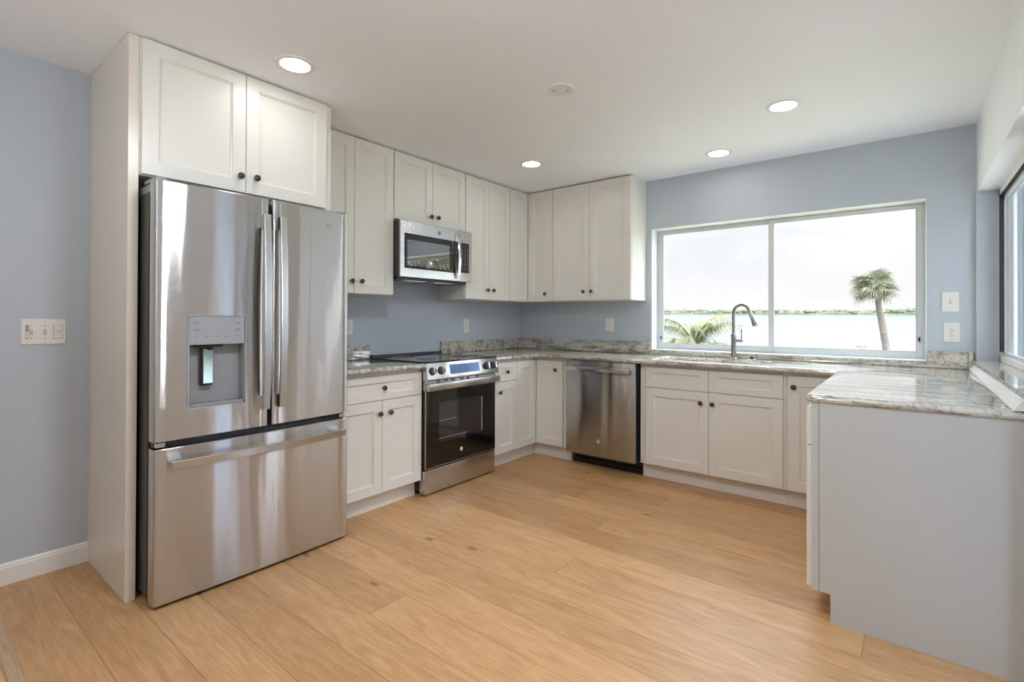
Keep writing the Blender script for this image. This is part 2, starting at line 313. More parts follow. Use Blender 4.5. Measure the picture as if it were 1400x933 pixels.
def lathe(bm, prof, o, axis, seg=24):
    """prof: list of (radius, height along axis)"""
    X, Y, Z = frame3(axis); o = Vector(o); rings = []
    for r, h in prof:
        if r < 1e-6: rings.append([bm.verts.new(o + Z * h)])
        else: rings.append([bm.verts.new(o + Z * h + (X * math.cos(2 * math.pi * k / seg) + Y * math.sin(2 * math.pi * k / seg)) * r) for k in range(seg)])
    fs = []
    for a, b in zip(rings, rings[1:]):
        for k in range(seg):
            k2 = (k + 1) % seg
            if len(a) == 1 and len(b) == 1: continue
            if len(a) == 1: fs.append(bm.faces.new((a[0], b[k], b[k2])))
            elif len(b) == 1: fs.append(bm.faces.new((a[k], b[0], a[k2])))
            else: fs.append(bm.faces.new((a[k], b[k], b[k2], a[k2])))
    for rg in (rings[0], rings[-1]):
        if len(rg) > 1: fs.append(bm.faces.new(rg))
    bmesh.ops.recalc_face_normals(bm, faces=fs)
def tube(bm, pts, rad, seg=12):
    pts = [Vector(p) for p in pts]; n = len(pts); rads = rad if isinstance(rad, (list, tuple)) else [rad] * n
    T = [(pts[min(i + 1, n - 1)] - pts[max(i - 1, 0)]).normalized() for i in range(n)]
    X, Y, _ = frame3(T[0]); rings = []
    for i in range(n):
        X = (X - T[i] * X.dot(T[i])).normalized(); Y = T[i].cross(X)
        rings.append([bm.verts.new(pts[i] + (X * math.cos(2 * math.pi * k / seg) + Y * math.sin(2 * math.pi * k / seg)) * rads[i]) for k in range(seg)])
    fs = []
    for a, b in zip(rings, rings[1:]):
        for k in range(seg): fs.append(bm.faces.new((a[k], b[k], b[(k + 1) % seg], a[(k + 1) % seg])))
    fs.append(bm.faces.new(rings[0])); fs.append(bm.faces.new(rings[-1]))
    bmesh.ops.recalc_face_normals(bm, faces=fs)
def offset_poly(poly, o):
    """inset a simple polygon by o (positive: inwards)"""
    n = len(poly); A = sum(poly[i][0] * poly[(i + 1) % n][1] - poly[(i + 1) % n][0] * poly[i][1] for i in range(n)); s = 1 if A > 0 else -1
    res = []
    for i in range(n):
        p0, p1, p2 = Vector(poly[i - 1]), Vector(poly[i]), Vector(poly[(i + 1) % n])
        a = (p1 - p0).normalized(); b = (p2 - p1).normalized()
        na = Vector((-a.y, a.x)) * s; nb = Vector((-b.y, b.x)) * s
        k = 1 + na.dot(nb); m = (na + nb) / max(k, .25)
        res.append(tuple(p1 + m * o))
    return res
def round_poly(poly, radii, seg=6):
    res = []
    n = len(poly)
    for i in range(n):
        r = radii[i] if isinstance(radii, (list, tuple)) else radii
        p0, p1, p2 = Vector(poly[i - 1]), Vector(poly[i]), Vector(poly[(i + 1) % n])
        if r <= 0: res.append(tuple(p1)); continue
        a = (p0 - p1).normalized(); b = (p2 - p1).normalized()
        A = p1 + a * r; B = p1 + b * r
        for k in range(seg + 1):
            t = k / seg; q = (1 - t) ** 2 * A + 2 * t * (1 - t) * p1 + t ** 2 * B; res.append(tuple(q))
    return res
def slab(bm, poly, levels, hole=None):
    """poly in (x, d); levels [(z, inset)...] bottom to top, optional hole polygon"""
    loops = []
    for z, ins in levels:
        loops.append([bm.verts.new(P(x, d, z)) for x, d in offset_poly(poly, ins)])
    n = len(poly)
    for a, b in zip(loops, loops[1:]):
        for k in range(n): bm.faces.new((a[k], b[k], b[(k + 1) % n], a[(k + 1) % n]))
    hl = []
    if hole:
        for z in (levels[0][0], levels[-1][0] - .004): hl.append([bm.verts.new(P(x, d, z)) for x, d in hole])
        hl.append([bm.verts.new(P(x, d, levels[-1][0])) for x, d in offset_poly(hole, -.004)])
        m = len(hole)
        for a, b in zip(hl, hl[1:]):
            for k in range(m): bm.faces.new((a[k], b[k], b[(k + 1) % m], a[(k + 1) % m]))
    for lp, h in ((loops[0], hl[0] if hole else None), (loops[-1], hl[-1] if hole else None)):
        def edges(vs):
            r = []
            for i in range(len(vs)):
                e = bm.edges.get((vs[i], vs[(i + 1) % len(vs)])) or bm.edges.new((vs[i], vs[(i + 1) % len(vs)])); r.append(e)
            return r
        es = edges(lp) + (edges(h) if h else [])
        new = bmesh.ops.triangle_fill(bm, edges=es, use_beauty=True, use_dissolve=False)['geom']
        if h:
            hx = [(v.co.x, v.co.y) for v in h]
            def inside(x, y):
                c = False
                for i in range(len(hx)):
                    (x1, y1), (x2, y2) = hx[i], hx[i - 1]
                    if (y1 > y) != (y2 > y) and x < (x2 - x1) * (y - y1) / (y2 - y1) + x1: c = not c
                return c
            kill = [f for f in new if isinstance(f, bmesh.types.BMFace) and inside(*f.calc_center_median().xy)]
            if kill: bmesh.ops.delete(bm, geom=kill, context='FACES_ONLY')
    bmesh.ops.recalc_face_normals(bm, faces=bm.faces)

def obj(name, bm, mat, parent=None, smooth=None):
    me = bpy.data.meshes.new(name)
    off = Vector((0, 0, 0)); q = parent
    while q is not None: off += q.location; q = q.parent
    if off.length: bmesh.ops.translate(bm, verts=bm.verts, vec=-off)
    bm.to_mesh(me); bm.free()
    me.materials.append(mat)
    if smooth is not None:
        me.shade_smooth(); me.set_sharp_from_angle(angle=R_(smooth))
    o = bpy.data.objects.new(name, me); col.objects.link(o)
    if parent is not None: o.parent = parent
    return o
def B(*boxes, bev=0.):
    bm = bmesh.new()
    for b in boxes: box(bm, *b, bev=bev)
    return bm
def tag(o, label, cat, group=None):
    o['label'] = label; o['category'] = cat
    if group: o['group'] = group
    return o
def thing(name, x, d, z, label, cat, group=None):
    o = bpy.data.objects.new(name, None); o.empty_display_size = .1; col.objects.link(o); o.location = P(x, d, z)
    return tag(o, label, cat, group)
def struct(name, bm, mat, parent=None, smooth=None):
    o = obj(name, bm, mat, parent, smooth)
    if parent is None: o['kind'] = 'structure'
    return o

# ------------------------------------------------------------------ the room
ZC = 2.4452
XR = 3.5683
ROOM_D = 7.6
struct('floor', B((-.15, 3.9, -.15, ROOM_D + .15, -.12, 0)), M_floor)
struct('ceiling', B((-.2, 4.35, -.55, ROOM_D + .6, ZC, ZC + .18)), M_ceil)
struct('wall_left', B((-.15, 0, -.2, ROOM_D, 0, ZC)), M_wall)
struct('wall_rear', B((-.15, 3.75, ROOM_D, ROOM_D + .15, 0, ZC)), M_wall)
WX0, WX1, WZ0, WZ1 = 1.4587, 3.3196, .9561, 2.0103
struct('wall_back', B((-.15, WX0 - .004, -.2, 0, 0, ZC), (WX1 + .004, 3.75, -.2, 0, 0, ZC), (WX0 - .004, WX1 + .004, -.2, 0, 0, WZ0 - .004), (WX0 - .004, WX1 + .004, -.2, 0, WZ1 + .004, ZC)), M_wall)
# right wall: low wall, pier at the corner, piers between the openings
HZ = 2.0138
struct('wall_right', B((3.545, 3.76, .0, 1.87, 0, .952), (3.558, 3.76, 0, .03, .952, HZ), (3.668, 3.76, 1.24, 1.46, .952, HZ), (3.668, 3.76, 1.72, 1.87, .952, HZ), (3.545, 3.76, 1.87, 1.90, 0, HZ),
                       (3.545, 3.76, 2.38, ROOM_D, 0, HZ)), M_wall)
struct('trim_1', B((XR - .004, 3.76, .0, ROOM_D, HZ, ZC)), M_ceil)                       # header over the openings
bm = bmesh.new(); prism(bm, [(3.506, .9145), (3.545, .9145), (3.545, .954), (3.531, .954)], lambda p, q, t: P(p + (.017 if t < 1 and p < 3.54 else 0), t, q), .031, 1.865)
struct('trim_2', bm, M_white)
struct('trim_3', B((WX0 - .0035, WX0, -.185, .0015, WZ0, WZ1), (WX1, WX1 + .0035, -.185, .0015, WZ0, WZ1), (WX0, WX1, -.185, .0015, WZ1, WZ1 + .0035), (WX0, WX1, -.185, .0015, WZ0 - .0035, WZ0)), M_reveal)
bm = bmesh.new(); prism(bm, [(3.921, 0), (3.9215, .006), (3.925, .009), (3.958, .009), (3.9625, .005), (3.963, 0)], lambda p, q, t: P(t, p, q), 0.02, 2.4)
struct('trim_4', bm, M_thresh)
bm = bmesh.new(); prism(bm, [(0, 0), (.014, 0), (.014, .075), (.011, .082), (.010, .090), (.004, .096), (0, .096)], lambda p, q, t: P(p, t, q), 3.5785, ROOM_D)
struct('baseboard_left', bm, M_white)

# window over the sink
def sash(bm, x0, x1, d, z0, z1, wl, wr, wb, wt, th):
    box(bm, x0, x0 + wl, d - th, d, z0, z1, .002); box(bm, x1 - wr, x1, d - th, d, z0, z1, .002)
    box(bm, x0 + wl, x1 - wr, d - th, d, z0, z0 + wb, .002); box(bm, x0 + wl, x1 - wr, d - th, d, z1 - wt, z1, .002)
wd = -.112
bm = bmesh.new(); sash(bm, WX0, WX1, wd - .015, WZ0, WZ1, .018, .018, .016, .012, .06)
win = struct('window_1', bm, M_alu)
bm = bmesh.new(); sash(bm, WX0 + .017, 2.405, wd - .012, WZ0 + .014, WZ1 - .011, .036, .036, .038, .026, .024)
s1 = struct('window_sash', bm, M_alu, win)
bm = bmesh.new(); sash(bm, 2.368, WX1 - .017, wd + .006, WZ0 + .014, WZ1 - .011, .038, .032, .038, .026, .016)
s2 = struct('window_sash', bm, M_alu, win)
struct('window_pane', B((1.51, 2.37, wd - .026, wd - .022, 1.0, 1.98)), M_glass, s1)
struct('window_pane', B((2.405, 3.275, wd - .006, wd - .002, 1.0, 1.98)), M_glass, s2)
for x, d, z, ps in ((1.494, wd - .012, 1.055, s1), (3.287, wd + .006, 1.09, s2)):
    bm = bmesh.new(); box(bm, x - .005, x + .005, d, d + .009, z - .014, z + .014, .002); struct('sash_latch', bm, M_dark, ps)
# gasket lines of the panes
for x0, x1, d, ps in ((1.5115, 2.369, wd - .0115, s1), (2.406, 3.2705, wd + .0065, s2)):
    bm = bmesh.new(); sash(bm, x0 - .003, x1 + .003, d, WZ0 + .049, WZ1 - .034, .004, .004, .004, .004, .008); struct('glazing_bead', bm, M_greyp, ps)

# side window beside the peninsula and the glazed openings further along that wall
def side_window(name, d0, d1, z0, z1, mull, screen=False):
    bm = bmesh.new()
    for a, b, c, e in ((d0, d1, z0, z0 + .035), (d0, d1, z1 - .05, z1), (d0, d0 + .035, z0, z1), (d1 - .035, d1, z0, z1)): box(bm, 3.66, 3.72, a, b, c, e, .002)
    o = struct(name, bm, M_white)
    ms = [d0 + .03] + list(mull) + [d1 - .03]
    for i, (a, b) in enumerate(zip(ms, ms[1:])):
        bm = bmesh.new(); y = 3.675 if i % 2 == 0 else 3.695
        sw = .010 if screen else .03
        for p, q, r, s in ((a, b, z0 + .03, z0 + .055), (a, b, z1 - .075, z1 - .045), (a, a + sw, z0 + .03, z1 - .045), (b - .03, b, z0 + .03, z1 - .045)): box(bm, y, y + .02, p, q, r, s, .0015)
        s_ = struct('window_sash', bm, M_alu, o)
        struct('window_pane', B((y + .008, y + .012, a + .006, b - .012, z0 + .04, z1 - .055)), M_glass, s_)
    bm = bmesh.new()
    for a, b, c, e in ((d0 + .0355, d0 + .078, z0 + .057, z1 - .05), (d0 + .035, d1 - .035, z1 - .054, z1 - .05)): box(bm, 3.657, 3.674, a, b, c, e)
    struct('gasket', bm, M_gasket, o)
    if screen: struct('insect_screen', B((3.735, 3.737, d0 + .02, d1 - .02, z0 + .02, z1 - .02)), M_screen, o)
    return o
side_window('window_2', .03, 1.24, .975, HZ, (.96,), True)
side_window('window_4', 1.46, 1.72, .975, HZ, ())
o = side_window('window_3', 1.90, 2.38, .02, HZ, ())
for c_ in o.children_recursive:
    if c_.name.startswith('window_pane'): c_.data.materials[0] = M_tint
struct('trim_5', B((3.640, 3.66, 2.03, 2.13, .02, HZ - .001), bev=.002), M_cream)
struct('trim_6', B((3.530, 3.5445, 2.385, 2.46, 0, HZ + .06), bev=.002), M_white)
for d0, d1, z0 in ((.03, 1.24, .98), (1.46, 1.72, .98), (1.90, 2.38, .03)):        # sampling portals (guide the sky light only)
    ld = bpy.data.lights.new('sky_portal', 'AREA'); ld.shape = 'RECTANGLE'; ld.size = d1 - d0; ld.size_y = HZ - z0; ld.cycles.is_portal = True
    lo = bpy.data.objects.new('sky_portal', ld); col.objects.link(lo); lo.location = P(3.755, (d0 + d1) / 2, (z0 + HZ) / 2); lo.rotation_euler = (R_(90), 0, R_(90))
ld = bpy.data.lights.new('sky_portal', 'AREA'); ld.shape = 'RECTANGLE'; ld.size = WX1 - WX0; ld.size_y = WZ1 - WZ0; ld.cycles.is_portal = True
lo = bpy.data.objects.new('sky_portal', ld); col.objects.link(lo); lo.location = P((WX0 + WX1) / 2, -.21, (WZ0 + WZ1) / 2); lo.rotation_euler = (R_(-90), 0, 0)
o = obj('granite_window_ledge', B((3.532, 3.665, .031, 1.866, .9565, .9745), bev=.002), M_granite)
tag(o, 'polished granite ledge under the side window behind the white sill strip', 'window ledge')

# ------------------------------------------------------------------ cabinets
GF = 'white shaker base cabinets'; GU = 'white shaker wall cabinets'
class Fr:
    """a cabinet front frame: u to the viewer's right, n out of the front, z up"""
    def __init__(s, ox, od, U, Nn): s.o = (ox, od); s.U = U; s.N = Nn
    def __call__(s, u, n, z): return P(s.o[0] + u * s.U[0] + n * s.N[0], s.o[1] + u * s.U[1] + n * s.N[1], z)
    def box(s, bm, u0, u1, n0, n1, z0, z1, bev=0.):
        x = sorted((s.o[0] + u0 * s.U[0] + n0 * s.N[0], s.o[0] + u1 * s.U[0] + n1 * s.N[0])); d = sorted((s.o[1] + u0 * s.U[1] + n0 * s.N[1], s.o[1] + u1 * s.U[1] + n1 * s.N[1]))
        box(bm, x[0], x[1], d[0], d[1], z0, z1, bev)
LEFT = lambda x, d: Fr(x, d, (0, -1), (1, 0))       # fronts on the range wall
BACK = lambda x, d: Fr(x, d, (1, 0), (0, 1))        # fronts under the window
PEN = lambda x, d: Fr(x, d, (0, 1), (-1, 0))        # peninsula fronts

def shaker(fr, u0, u1, z0, z1, st=.062, rl=.062, th=.020, rec=.0120):
    bm = bmesh.new(); e = .0012
    def ring(a, b, n): return [bm.verts.new(fr(u, n, z)) for u, z in ((u0 + a, z0 + b), (u1 - a, z0 + b), (u1 - a, z1 - b), (u0 + a, z1 - b))]
    rs = [ring(0, 0, 0), ring(0, 0, th - e), ring(e, e, th), ring(st, rl, th), ring(st + .001, rl + .001, th - .0065), ring(st + .006, rl + .006, th - .0075), ring(st + .0075, rl + .0075, th - rec)]
    for a, b in zip(rs, rs[1:]):
        for k in range(4): bm.faces.new((a[k], b[k], b[(k + 1) % 4], a[(k + 1) % 4]))
    bm.faces.new(rs[0]); bm.faces.new(rs[-1])
    bmesh.ops.recalc_face_normals(bm, faces=bm.faces)
    return bm
def knob_mesh():
    bm = bmesh.new()
    lathe(bm, [(0, 0), (.0075, 0), (.0075, .002), (.0055, .004), (.005, .012), (.0075, .015), (.0150, .0175), (.0165, .0205), (.0162, .0235), (.0142, .0262), (.0118, .0268), (.0108, .0252), (.0092, .0252), (.0080, .0268), (.0040, .0278), (0, .0280)], (0, 0, 0), (1, 0, 0), 28)
    me = bpy.data.meshes.new('knob'); bm.to_mesh(me); bm.free(); me.materials.append(M_bronze); me.shade_smooth(); me.set_sharp_from_angle(angle=R_(50)); return me
KNOB = knob_mesh()
def knob(fr, u, z, parent, th=.020):
    o = bpy.data.objects.new('knob', KNOB); col.objects.link(o); o.parent = parent
    off = Vector((0, 0, 0)); q = parent
    while q is not None: off += q.location; q = q.parent
    o.location = fr(u, th, z) - off; o.rotation_euler = (0, 0, math.atan2(-fr.N[1], fr.N[0])); return o
def fronts(t, fr, lst):
    for kind, u0, u1, z0, z1, kn in lst:
        st = .062 if kind == 'door' else .060; rl = .062 if kind == 'door' else .042
        if u1 - u0 < .27: st = .055
        p = obj(kind, shaker(fr, u0, u1, z0, z1, st, rl), M_cab, t)
        if kn: knob(fr, kn[0], kn[1], p)
def base_cab(fr, w, dep, label, lst, u_start=0., top=.8815):
    o = fr(u_start, 0, 0); t = thing('base_cabinet', o.x, -o.y, 0, label, 'cabinet', GF)
    bm = bmesh.new(); fr.box(bm, u_start, w, -dep, 0, .112, top); obj('cabinet_body', bm, M_cab, t)
    bm = bmesh.new(); fr.box(bm, u_start, w, -dep, -.0505, 0, .1119); obj('toe_kick', bm, M_cab, t)
    fronts(t, fr, lst); return t
def wall_cab(fr, w, dep, z0, z1, label, lst, name='wall_cabinet'):
    o = fr(0, -dep, z0); t = thing(name, o.x, -o.y, z0, label, 'cabinet', GU)
    bm = bmesh.new(); fr.box(bm, 0, w, -dep, 0, z0, z1); obj('cabinet_body', bm, M_cab, t)
    fronts(t, fr, lst); return t
DZ0, DZ1, DG = .1175, .8566, .702
XB = .6265 - .020; DB = .5867 - .020

# --- range wall, base
fr = LEFT(XB, 2.5875)
base_cab(fr, .6605, XB - .002, 'white base cabinet with one wide drawer over two doors between refrigerator and range',
         [('drawer', .003, .658, DG + .002, DZ1, (.336, .780)), ('door', .003, .3305, DZ0, DG - .002, (.306, .620)), ('door', .3335, .658, DZ0, DG - .002, (.386, .620))])
fr = LEFT(XB, 1.1755)
base_cab(fr, 1.1755 - .868, XB - .002, 'narrow white base cabinet with one drawer and one door right of the range',
         [('drawer', .020, .308, DG + .002, DZ1, (.165, .781)), ('door', .020, .308, DZ0, DG - .002, (.072, .621))])
# --- corner base cabinet, two doors meeting at the inside corner
t = thing('corner_base_cabinet', .0, 0, 0, 'white corner base cabinet with two tall doors meeting at the inside corner left of dishwasher', 'cabinet', GF)
obj('cabinet_body', B((.002, XB, .002, .867, .112, .8815), (XB, .955, .002, DB, .112, .8815)), M_cab, t)
obj('toe_kick', B((.002, .556, .002, .867, 0, .1119), (.556, .955, .002, .518, 0, .1119)), M_cab, t)
fronts(t, LEFT(XB, .8646), [('door', .0, .8646 - .5905, DZ0, DZ1, None)])
fronts(t, BACK(.630, DB), [('door', 0, .9047 - .630, DZ0, DZ1, (.840 - .630, .778))])
# --- under the window
fr = BACK(1.606, DB)
base_cab(fr, 2.607 - 1.606, DB - .002, 'wide white sink base cabinet with two false drawer fronts over two doors under the window',
         [('drawer_front', .0493, .5145, DG + .002, DZ1, None), ('drawer_front', .5175, .986, DG + .002, DZ1, None),
          ('door', .0493, .5145, DZ0, DG - .002, (.465, .622)), ('door', .5175, .986, DZ0, DG - .002, (.546, .623))])
fr = BACK(2.6085, DB)
base_cab(fr, 3.53 - 2.6085, DB - .002, 'white corner base cabinet with one full-height door half hidden behind the peninsula',
         [('door', .0145, .285, DZ0, DZ1, (.0465, .787))])
# --- peninsula
fr = PEN(2.917, .610)
t = thing('peninsula_cabinet', 2.917, .61, 0, 'white peninsula base cabinet with plain end panel facing the camera', 'cabinet', GF)
obj('cabinet_body', B((2.917, 3.525, .61, 1.834, .1145, .8815)), M_cab, t)
obj('toe_kick', B((2.983, 3.525, .61, 1.834, 0, .1144)), M_cab, t)
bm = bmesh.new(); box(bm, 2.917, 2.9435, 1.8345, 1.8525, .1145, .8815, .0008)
obj('face_frame', bm, M_cab_shade, t)
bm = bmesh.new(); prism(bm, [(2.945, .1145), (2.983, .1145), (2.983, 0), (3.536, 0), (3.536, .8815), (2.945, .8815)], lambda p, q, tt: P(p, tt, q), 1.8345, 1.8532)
obj('end_panel', bm, M_cab_shade, t)
fronts(t, fr, [('drawer', .05, .612, .703, DZ1, (.33, .78)), ('drawer', .616, 1.222, .703, DZ1, (.92, .78)), ('door', .05, .612, DZ0, .697, (.585, .62)), ('door', .616, 1.222, DZ0, .697, (.645, .62))])

# --- wall cabinets
UB, UT = 1.3843, 2.4400; XU = .3283 - .020; DU = .3127 - .020; DT = 2.434
fr = LEFT(XU, 2.592)
wall_cab(fr, .6550, XU - .002, UB, UT, 'tall white two-door wall cabinet between the refrigerator cabinet and the microwave',
         [('door', .003, .3272, UB + .004, DT, (.303, 1.467)), ('door', .3302, .653, UB + .004, DT, (.380, 1.470))])
fr = LEFT(XU, 1.935)
wall_cab(fr, .743, XU - .002, 1.9400, UT, 'short white two-door wall cabinet directly above the microwave',
         [('door', .006, .3732, 1.944, DT, (.349, 2.006)), ('door', .3762, .740, 1.944, DT, (.423, 2.009))])
fr = LEFT(XU, 1.190)
wall_cab(fr, .5955, XU - .002, UB, UT, 'tall white two-door wall cabinet right of the microwave',
         [('door', .006, .2982, UB + .004, DT, (.270, 1.471)), ('door', .3012, .593, UB + .004, DT, (.349, 1.471))])
t = thing('corner_wall_cabinet', 0, 0, UB, 'white corner wall cabinet with two narrow doors meeting above the backsplash corner', 'cabinet', GU)
obj('cabinet_body', B((.002, XU, .002, .5935, UB, UT), (XU, .6115, .002, DU, UB, UT)), M_cab, t)
fronts(t, LEFT(XU, .589), [('door', .0, .589 - .3165, UB + .004, DT, None)])
fronts(t, BACK(.3315, DU), [('door', 0, .6105 - .3315, UB + .004, DT, (.539 - .3315, 1.458))])
fr = BACK(.6125, DU)
wall_cab(fr, .7925, DU - .002, UB, UT, 'white two-door wall cabinet on the window wall, end panel beside the window',
         [('door', .004, .3922, UB + .004, DT, (.343, 1.465)), ('door', .3952, .789, UB + .004, DT, (.421, 1.466))])
# --- over and beside the refrigerator
XF = .6318 - .020
fr = LEFT(XF, 3.5395)
wall_cab(fr, 3.5395 - 2.618, XF - .002, 1.8400, UT, 'deep white two-door cabinet above the refrigerator',
         [('door', .0055, .4392, 1.845, 2.4365, (.4105, 1.922)), ('door', .4422, .8829, 1.845, 2.4365, (.4885, 1.927))], 'refrigerator_cabinet')
o = obj('refrigerator_end_panel', B((.002, .6136, 3.5405, 3.5784, 0, 2.4425), bev=.001), M_pan)
tag(o, 'floor-to-ceiling white end panel on the left side of the refrigerator', 'panel')

# ------------------------------------------------------------------ worktops and backsplashes
EDGE = [(.8820, .006), (.8885, .0005), (.895, 0), (.903, .001), (.9095, .0045), (.9128, .0095), (.914, .015)]
bm = bmesh.new(); slab(bm, [(-.006, 1.930), (.662, 1.930), (.662, 2.602), (-.006, 2.602)], EDGE); bmesh.ops.translate(bm, verts=bm.verts, vec=(.007, 0, 0))
o = obj('worktop', bm, M_granite, smooth=40); tag(o, 'short granite worktop between the refrigerator and the range', 'worktop')
hole = round_poly([(1.68, .145), (2.45, .145), (2.45, .535), (1.68, .535)], .075, 8)
outl = round_poly([(.001, .001), (3.5435, .001), (3.535, 1.863), (2.893, 1.8635), (2.893, .640), (.662, .640), (.662, 1.1755), (.001, 1.1755)], [0, 0, 0, .035, .008, .01, 0, 0], 6)
bm = bmesh.new(); slab(bm, outl, EDGE, hole)
o = obj('worktop', bm, M_granite, smooth=40); tag(o, 'long granite worktop running from the range round to the peninsula with sink cutout', 'worktop')
def splash(boxes, label):
    o = obj('backsplash', B(*boxes, bev=.0015), M_granite); tag(o, label, 'backsplash', 'granite backsplash pieces'); return o
splash([(.001, .020, 1.911, 2.600, .9143, 1.016)], 'short granite backsplash piece left of the range beside the refrigerator')
splash([(.001, .020, .0215, 1.166, .9143, 1.018)], 'granite backsplash on the range wall from the range to the corner')
splash([(.001, 1.444, .001, .020, .9143, 1.022)], 'granite backsplash on the window wall below the wall cabinets')
splash([(1.4455, 3.3205, .001, .020, .9143, .9500)], 'low granite strip directly below the sink window')
splash([(3.322, 3.5215, .001, .020, .9143, 1.020)], 'granite backsplash piece right of the window under the outlet')
splash([(3.5225, 3.5435, .001, .030, .9143, 1.021)], 'tiny granite return piece in the right-hand corner behind the sill strip')

# ------------------------------------------------------------------ sink and tap
t = thing('sink', 2.065, .34, .70, 'stainless undermount sink set into the granite below the window', 'sink')
bm = bmesh.new()
top = round_poly([(1.674, .139), (2.456, .139), (2.456, .541), (1.674, .541)], .078, 8)
lv = [(.881, -.012), (.881, .004), (.872, .006), (.72, .012), (.705, .022), (.700, .04)]
loops = [[bm.verts.new(P(x, d, z)) for x, d in offset_poly(top, i)] for z, i in lv]
for a, b in zip(loops, loops[1:]):
    for k in range(len(a)): bm.faces.new((a[k], b[k], b[(k + 1) % len(a)], a[(k + 1) % len(a)]))
bm.faces.new(loops[-1]); bmesh.ops.recalc_face_normals(bm, faces=bm.faces)
ob = obj('basin', bm, M_steel2, t, 50); md = ob.modifiers.new('wall', 'SOLIDIFY'); md.thickness = .0012; md.offset = -1
bm = bmesh.new(); lathe(bm, [(0, 0), (.055, 0), (.055, .003), (.045, .004), (.040, .001), (0, .001)], P(2.065, .34, .7005), (0, 0, 1)); obj('drain', bm, M_chrome, t, 40)

FX, FD = 2.1605, .085
t = thing('faucet', FX, FD, .914, 'brushed nickel gooseneck pull-down faucet behind the sink', 'faucet')
bm = bmesh.new(); lathe(bm, [(0, 0), (.026, 0), (.026, .004), (.0215, .008), (.0200, .02), (.0190, .10), (.0195, .172), (.0205, .176), (.0205, .188), (.0185, .192), (.0150, .196), (0, .196)], P(FX, FD, .914), (0, 0, 1)); obj('faucet_body', bm, M_nickel, t, 40)
a = R_(14); dv = Vector((math.cos(a), -math.sin(a), 0)); rA = .063
pts = [P(FX, FD, 1.10), P(FX, FD, 1.18), P(FX, FD, 1.262)]
c0 = P(FX, FD, 1.270) + dv * rA
for k in range(0, 17):
    th = math.pi - k * (math.pi * .93) / 16
    pts.append(c0 + dv * rA * math.cos(th) + Vector((0, 0, 1)) * rA * math.sin(th))
bm = bmesh.new(); tube(bm, pts, .0128, 16); obj('spout', bm, M_nickel, t, 40)
e = pts[-1]; ax = (pts[-1] - pts[-2]).normalized(); ax = (ax + dv * .10).normalized()
bm = bmesh.new(); lathe(bm, [(0, -.004), (.0140, -.004), (.0142, .004), (.0138, .03), (.0160, .07), (.0225, .112), (.0235, .118), (.0215, .122), (.0185, .120), (0, .118)], e, ax); obj('spray_head', bm, M_nickel, t, 40)
hv = Vector((math.cos(R_(8)), -math.sin(R_(8)), 0)); h0 = P(FX, FD, 1.056)
bm = bmesh.new(); lathe(bm, [(0, .014), (.0125, .014), (.0125, .050), (.0135, .052), (.0135, .066), (.011, .069), (0, .069)], h0, hv); obj('handle_hub', bm, M_nickel, t, 40)
bm = bmesh.new(); b0 = h0 + hv * .060; tube(bm, [b0 + Vector((0, 0, -.012)), b0 + Vector((0, 0, .02)), b0 + Vector((0, 0, .06)), b0 + Vector((0, 0, .088))], [.0050, .0052, .0046, .0060], 10); obj('lever', bm, M_nickel, t, 40)
t = thing('sink_air_switch', 2.2936, .090, .914, 'black button on a chrome ring beside the faucet', 'button')
bm = bmesh.new(); lathe(bm, [(0, 0), (.031, 0), (.031, .002), (.026, .004), (.018, .005), (0, .005)], P(2.2936, .09, .9142), (0, 0, 1)); obj('chrome_ring', bm, M_nickel, t, 40)
bm = bmesh.new(); lathe(bm, [(0, .006), (.0145, .006), (.0145, .020), (.0125, .0225), (0, .0228)], P(2.2936, .09, .9145), (0, 0, 1)); obj('button', bm, M_dark, t, 40)

# ------------------------------------------------------------------ round maker's emblem (ring with a curling script monogram)
def emblem(parent, fn, u, v, n, r, face, ink, name='emblem'):
    """fn(u, n, v) -> point; disc in the u-v plane, raised along n"""
    bm = bmesh.new(); K = 28
    for r0, r1, a, b in ((0, r, 0, .0012), ):
        A = [bm.verts.new(fn(u + r1 * math.cos(2 * math.pi * k / K), n + a, v + r1 * math.sin(2 * math.pi * k / K))) for k in range(K)]
        C = [bm.verts.new(fn(u + r1 * .97 * math.cos(2 * math.pi * k / K), n + b, v + r1 * .97 * math.sin(2 * math.pi * k / K))) for k in range(K)]
        for k in range(K): bm.faces.new((A[k], A[(k + 1) % K], C[(k + 1) % K], C[k]))
        bm.faces.new(C)
    bmesh.ops.recalc_face_normals(bm, faces=bm.faces)
    o = obj(name, bm, face, parent)
    bm = bmesh.new()
    def stroke(pts, w):
        tube(bm, [fn(u + r * p, n + .0012, v + r * q) for p, q in pts], r * w, 6)
    stroke([(.84 * math.cos(t * math.pi / 12), .84 * math.sin(t * math.pi / 12)) for t in range(25)], .045)
    for k in range(4):
        c = math.pi / 4 + k * math.pi / 2
        stroke([(math.cos(c) * .66 + .15 * math.cos(c + 2.2 + j * .5), math.sin(c) * .66 + .15 * math.sin(c + 2.2 + j * .5)) for j in range(9)], .04)
    stroke([(-.10, .34), (-.22, .46), (-.40, .38), (-.50, .10), (-.44, -.20), (-.28, -.34), (-.14, -.20), (-.12, .04), (-.22, .08), (-.30, .0), (-.20, -.08), (-.06, -.02)], .05)
    stroke([(.46, .36), (.32, .48), (.16, .38), (.14, .20), (.28, .10), (.36, .08), (.20, .02), (.08, -.14), (.14, -.34), (.32, -.38), (.48, -.22)], .05)
    obj('monogram', bm, ink, o, 40)
    return o

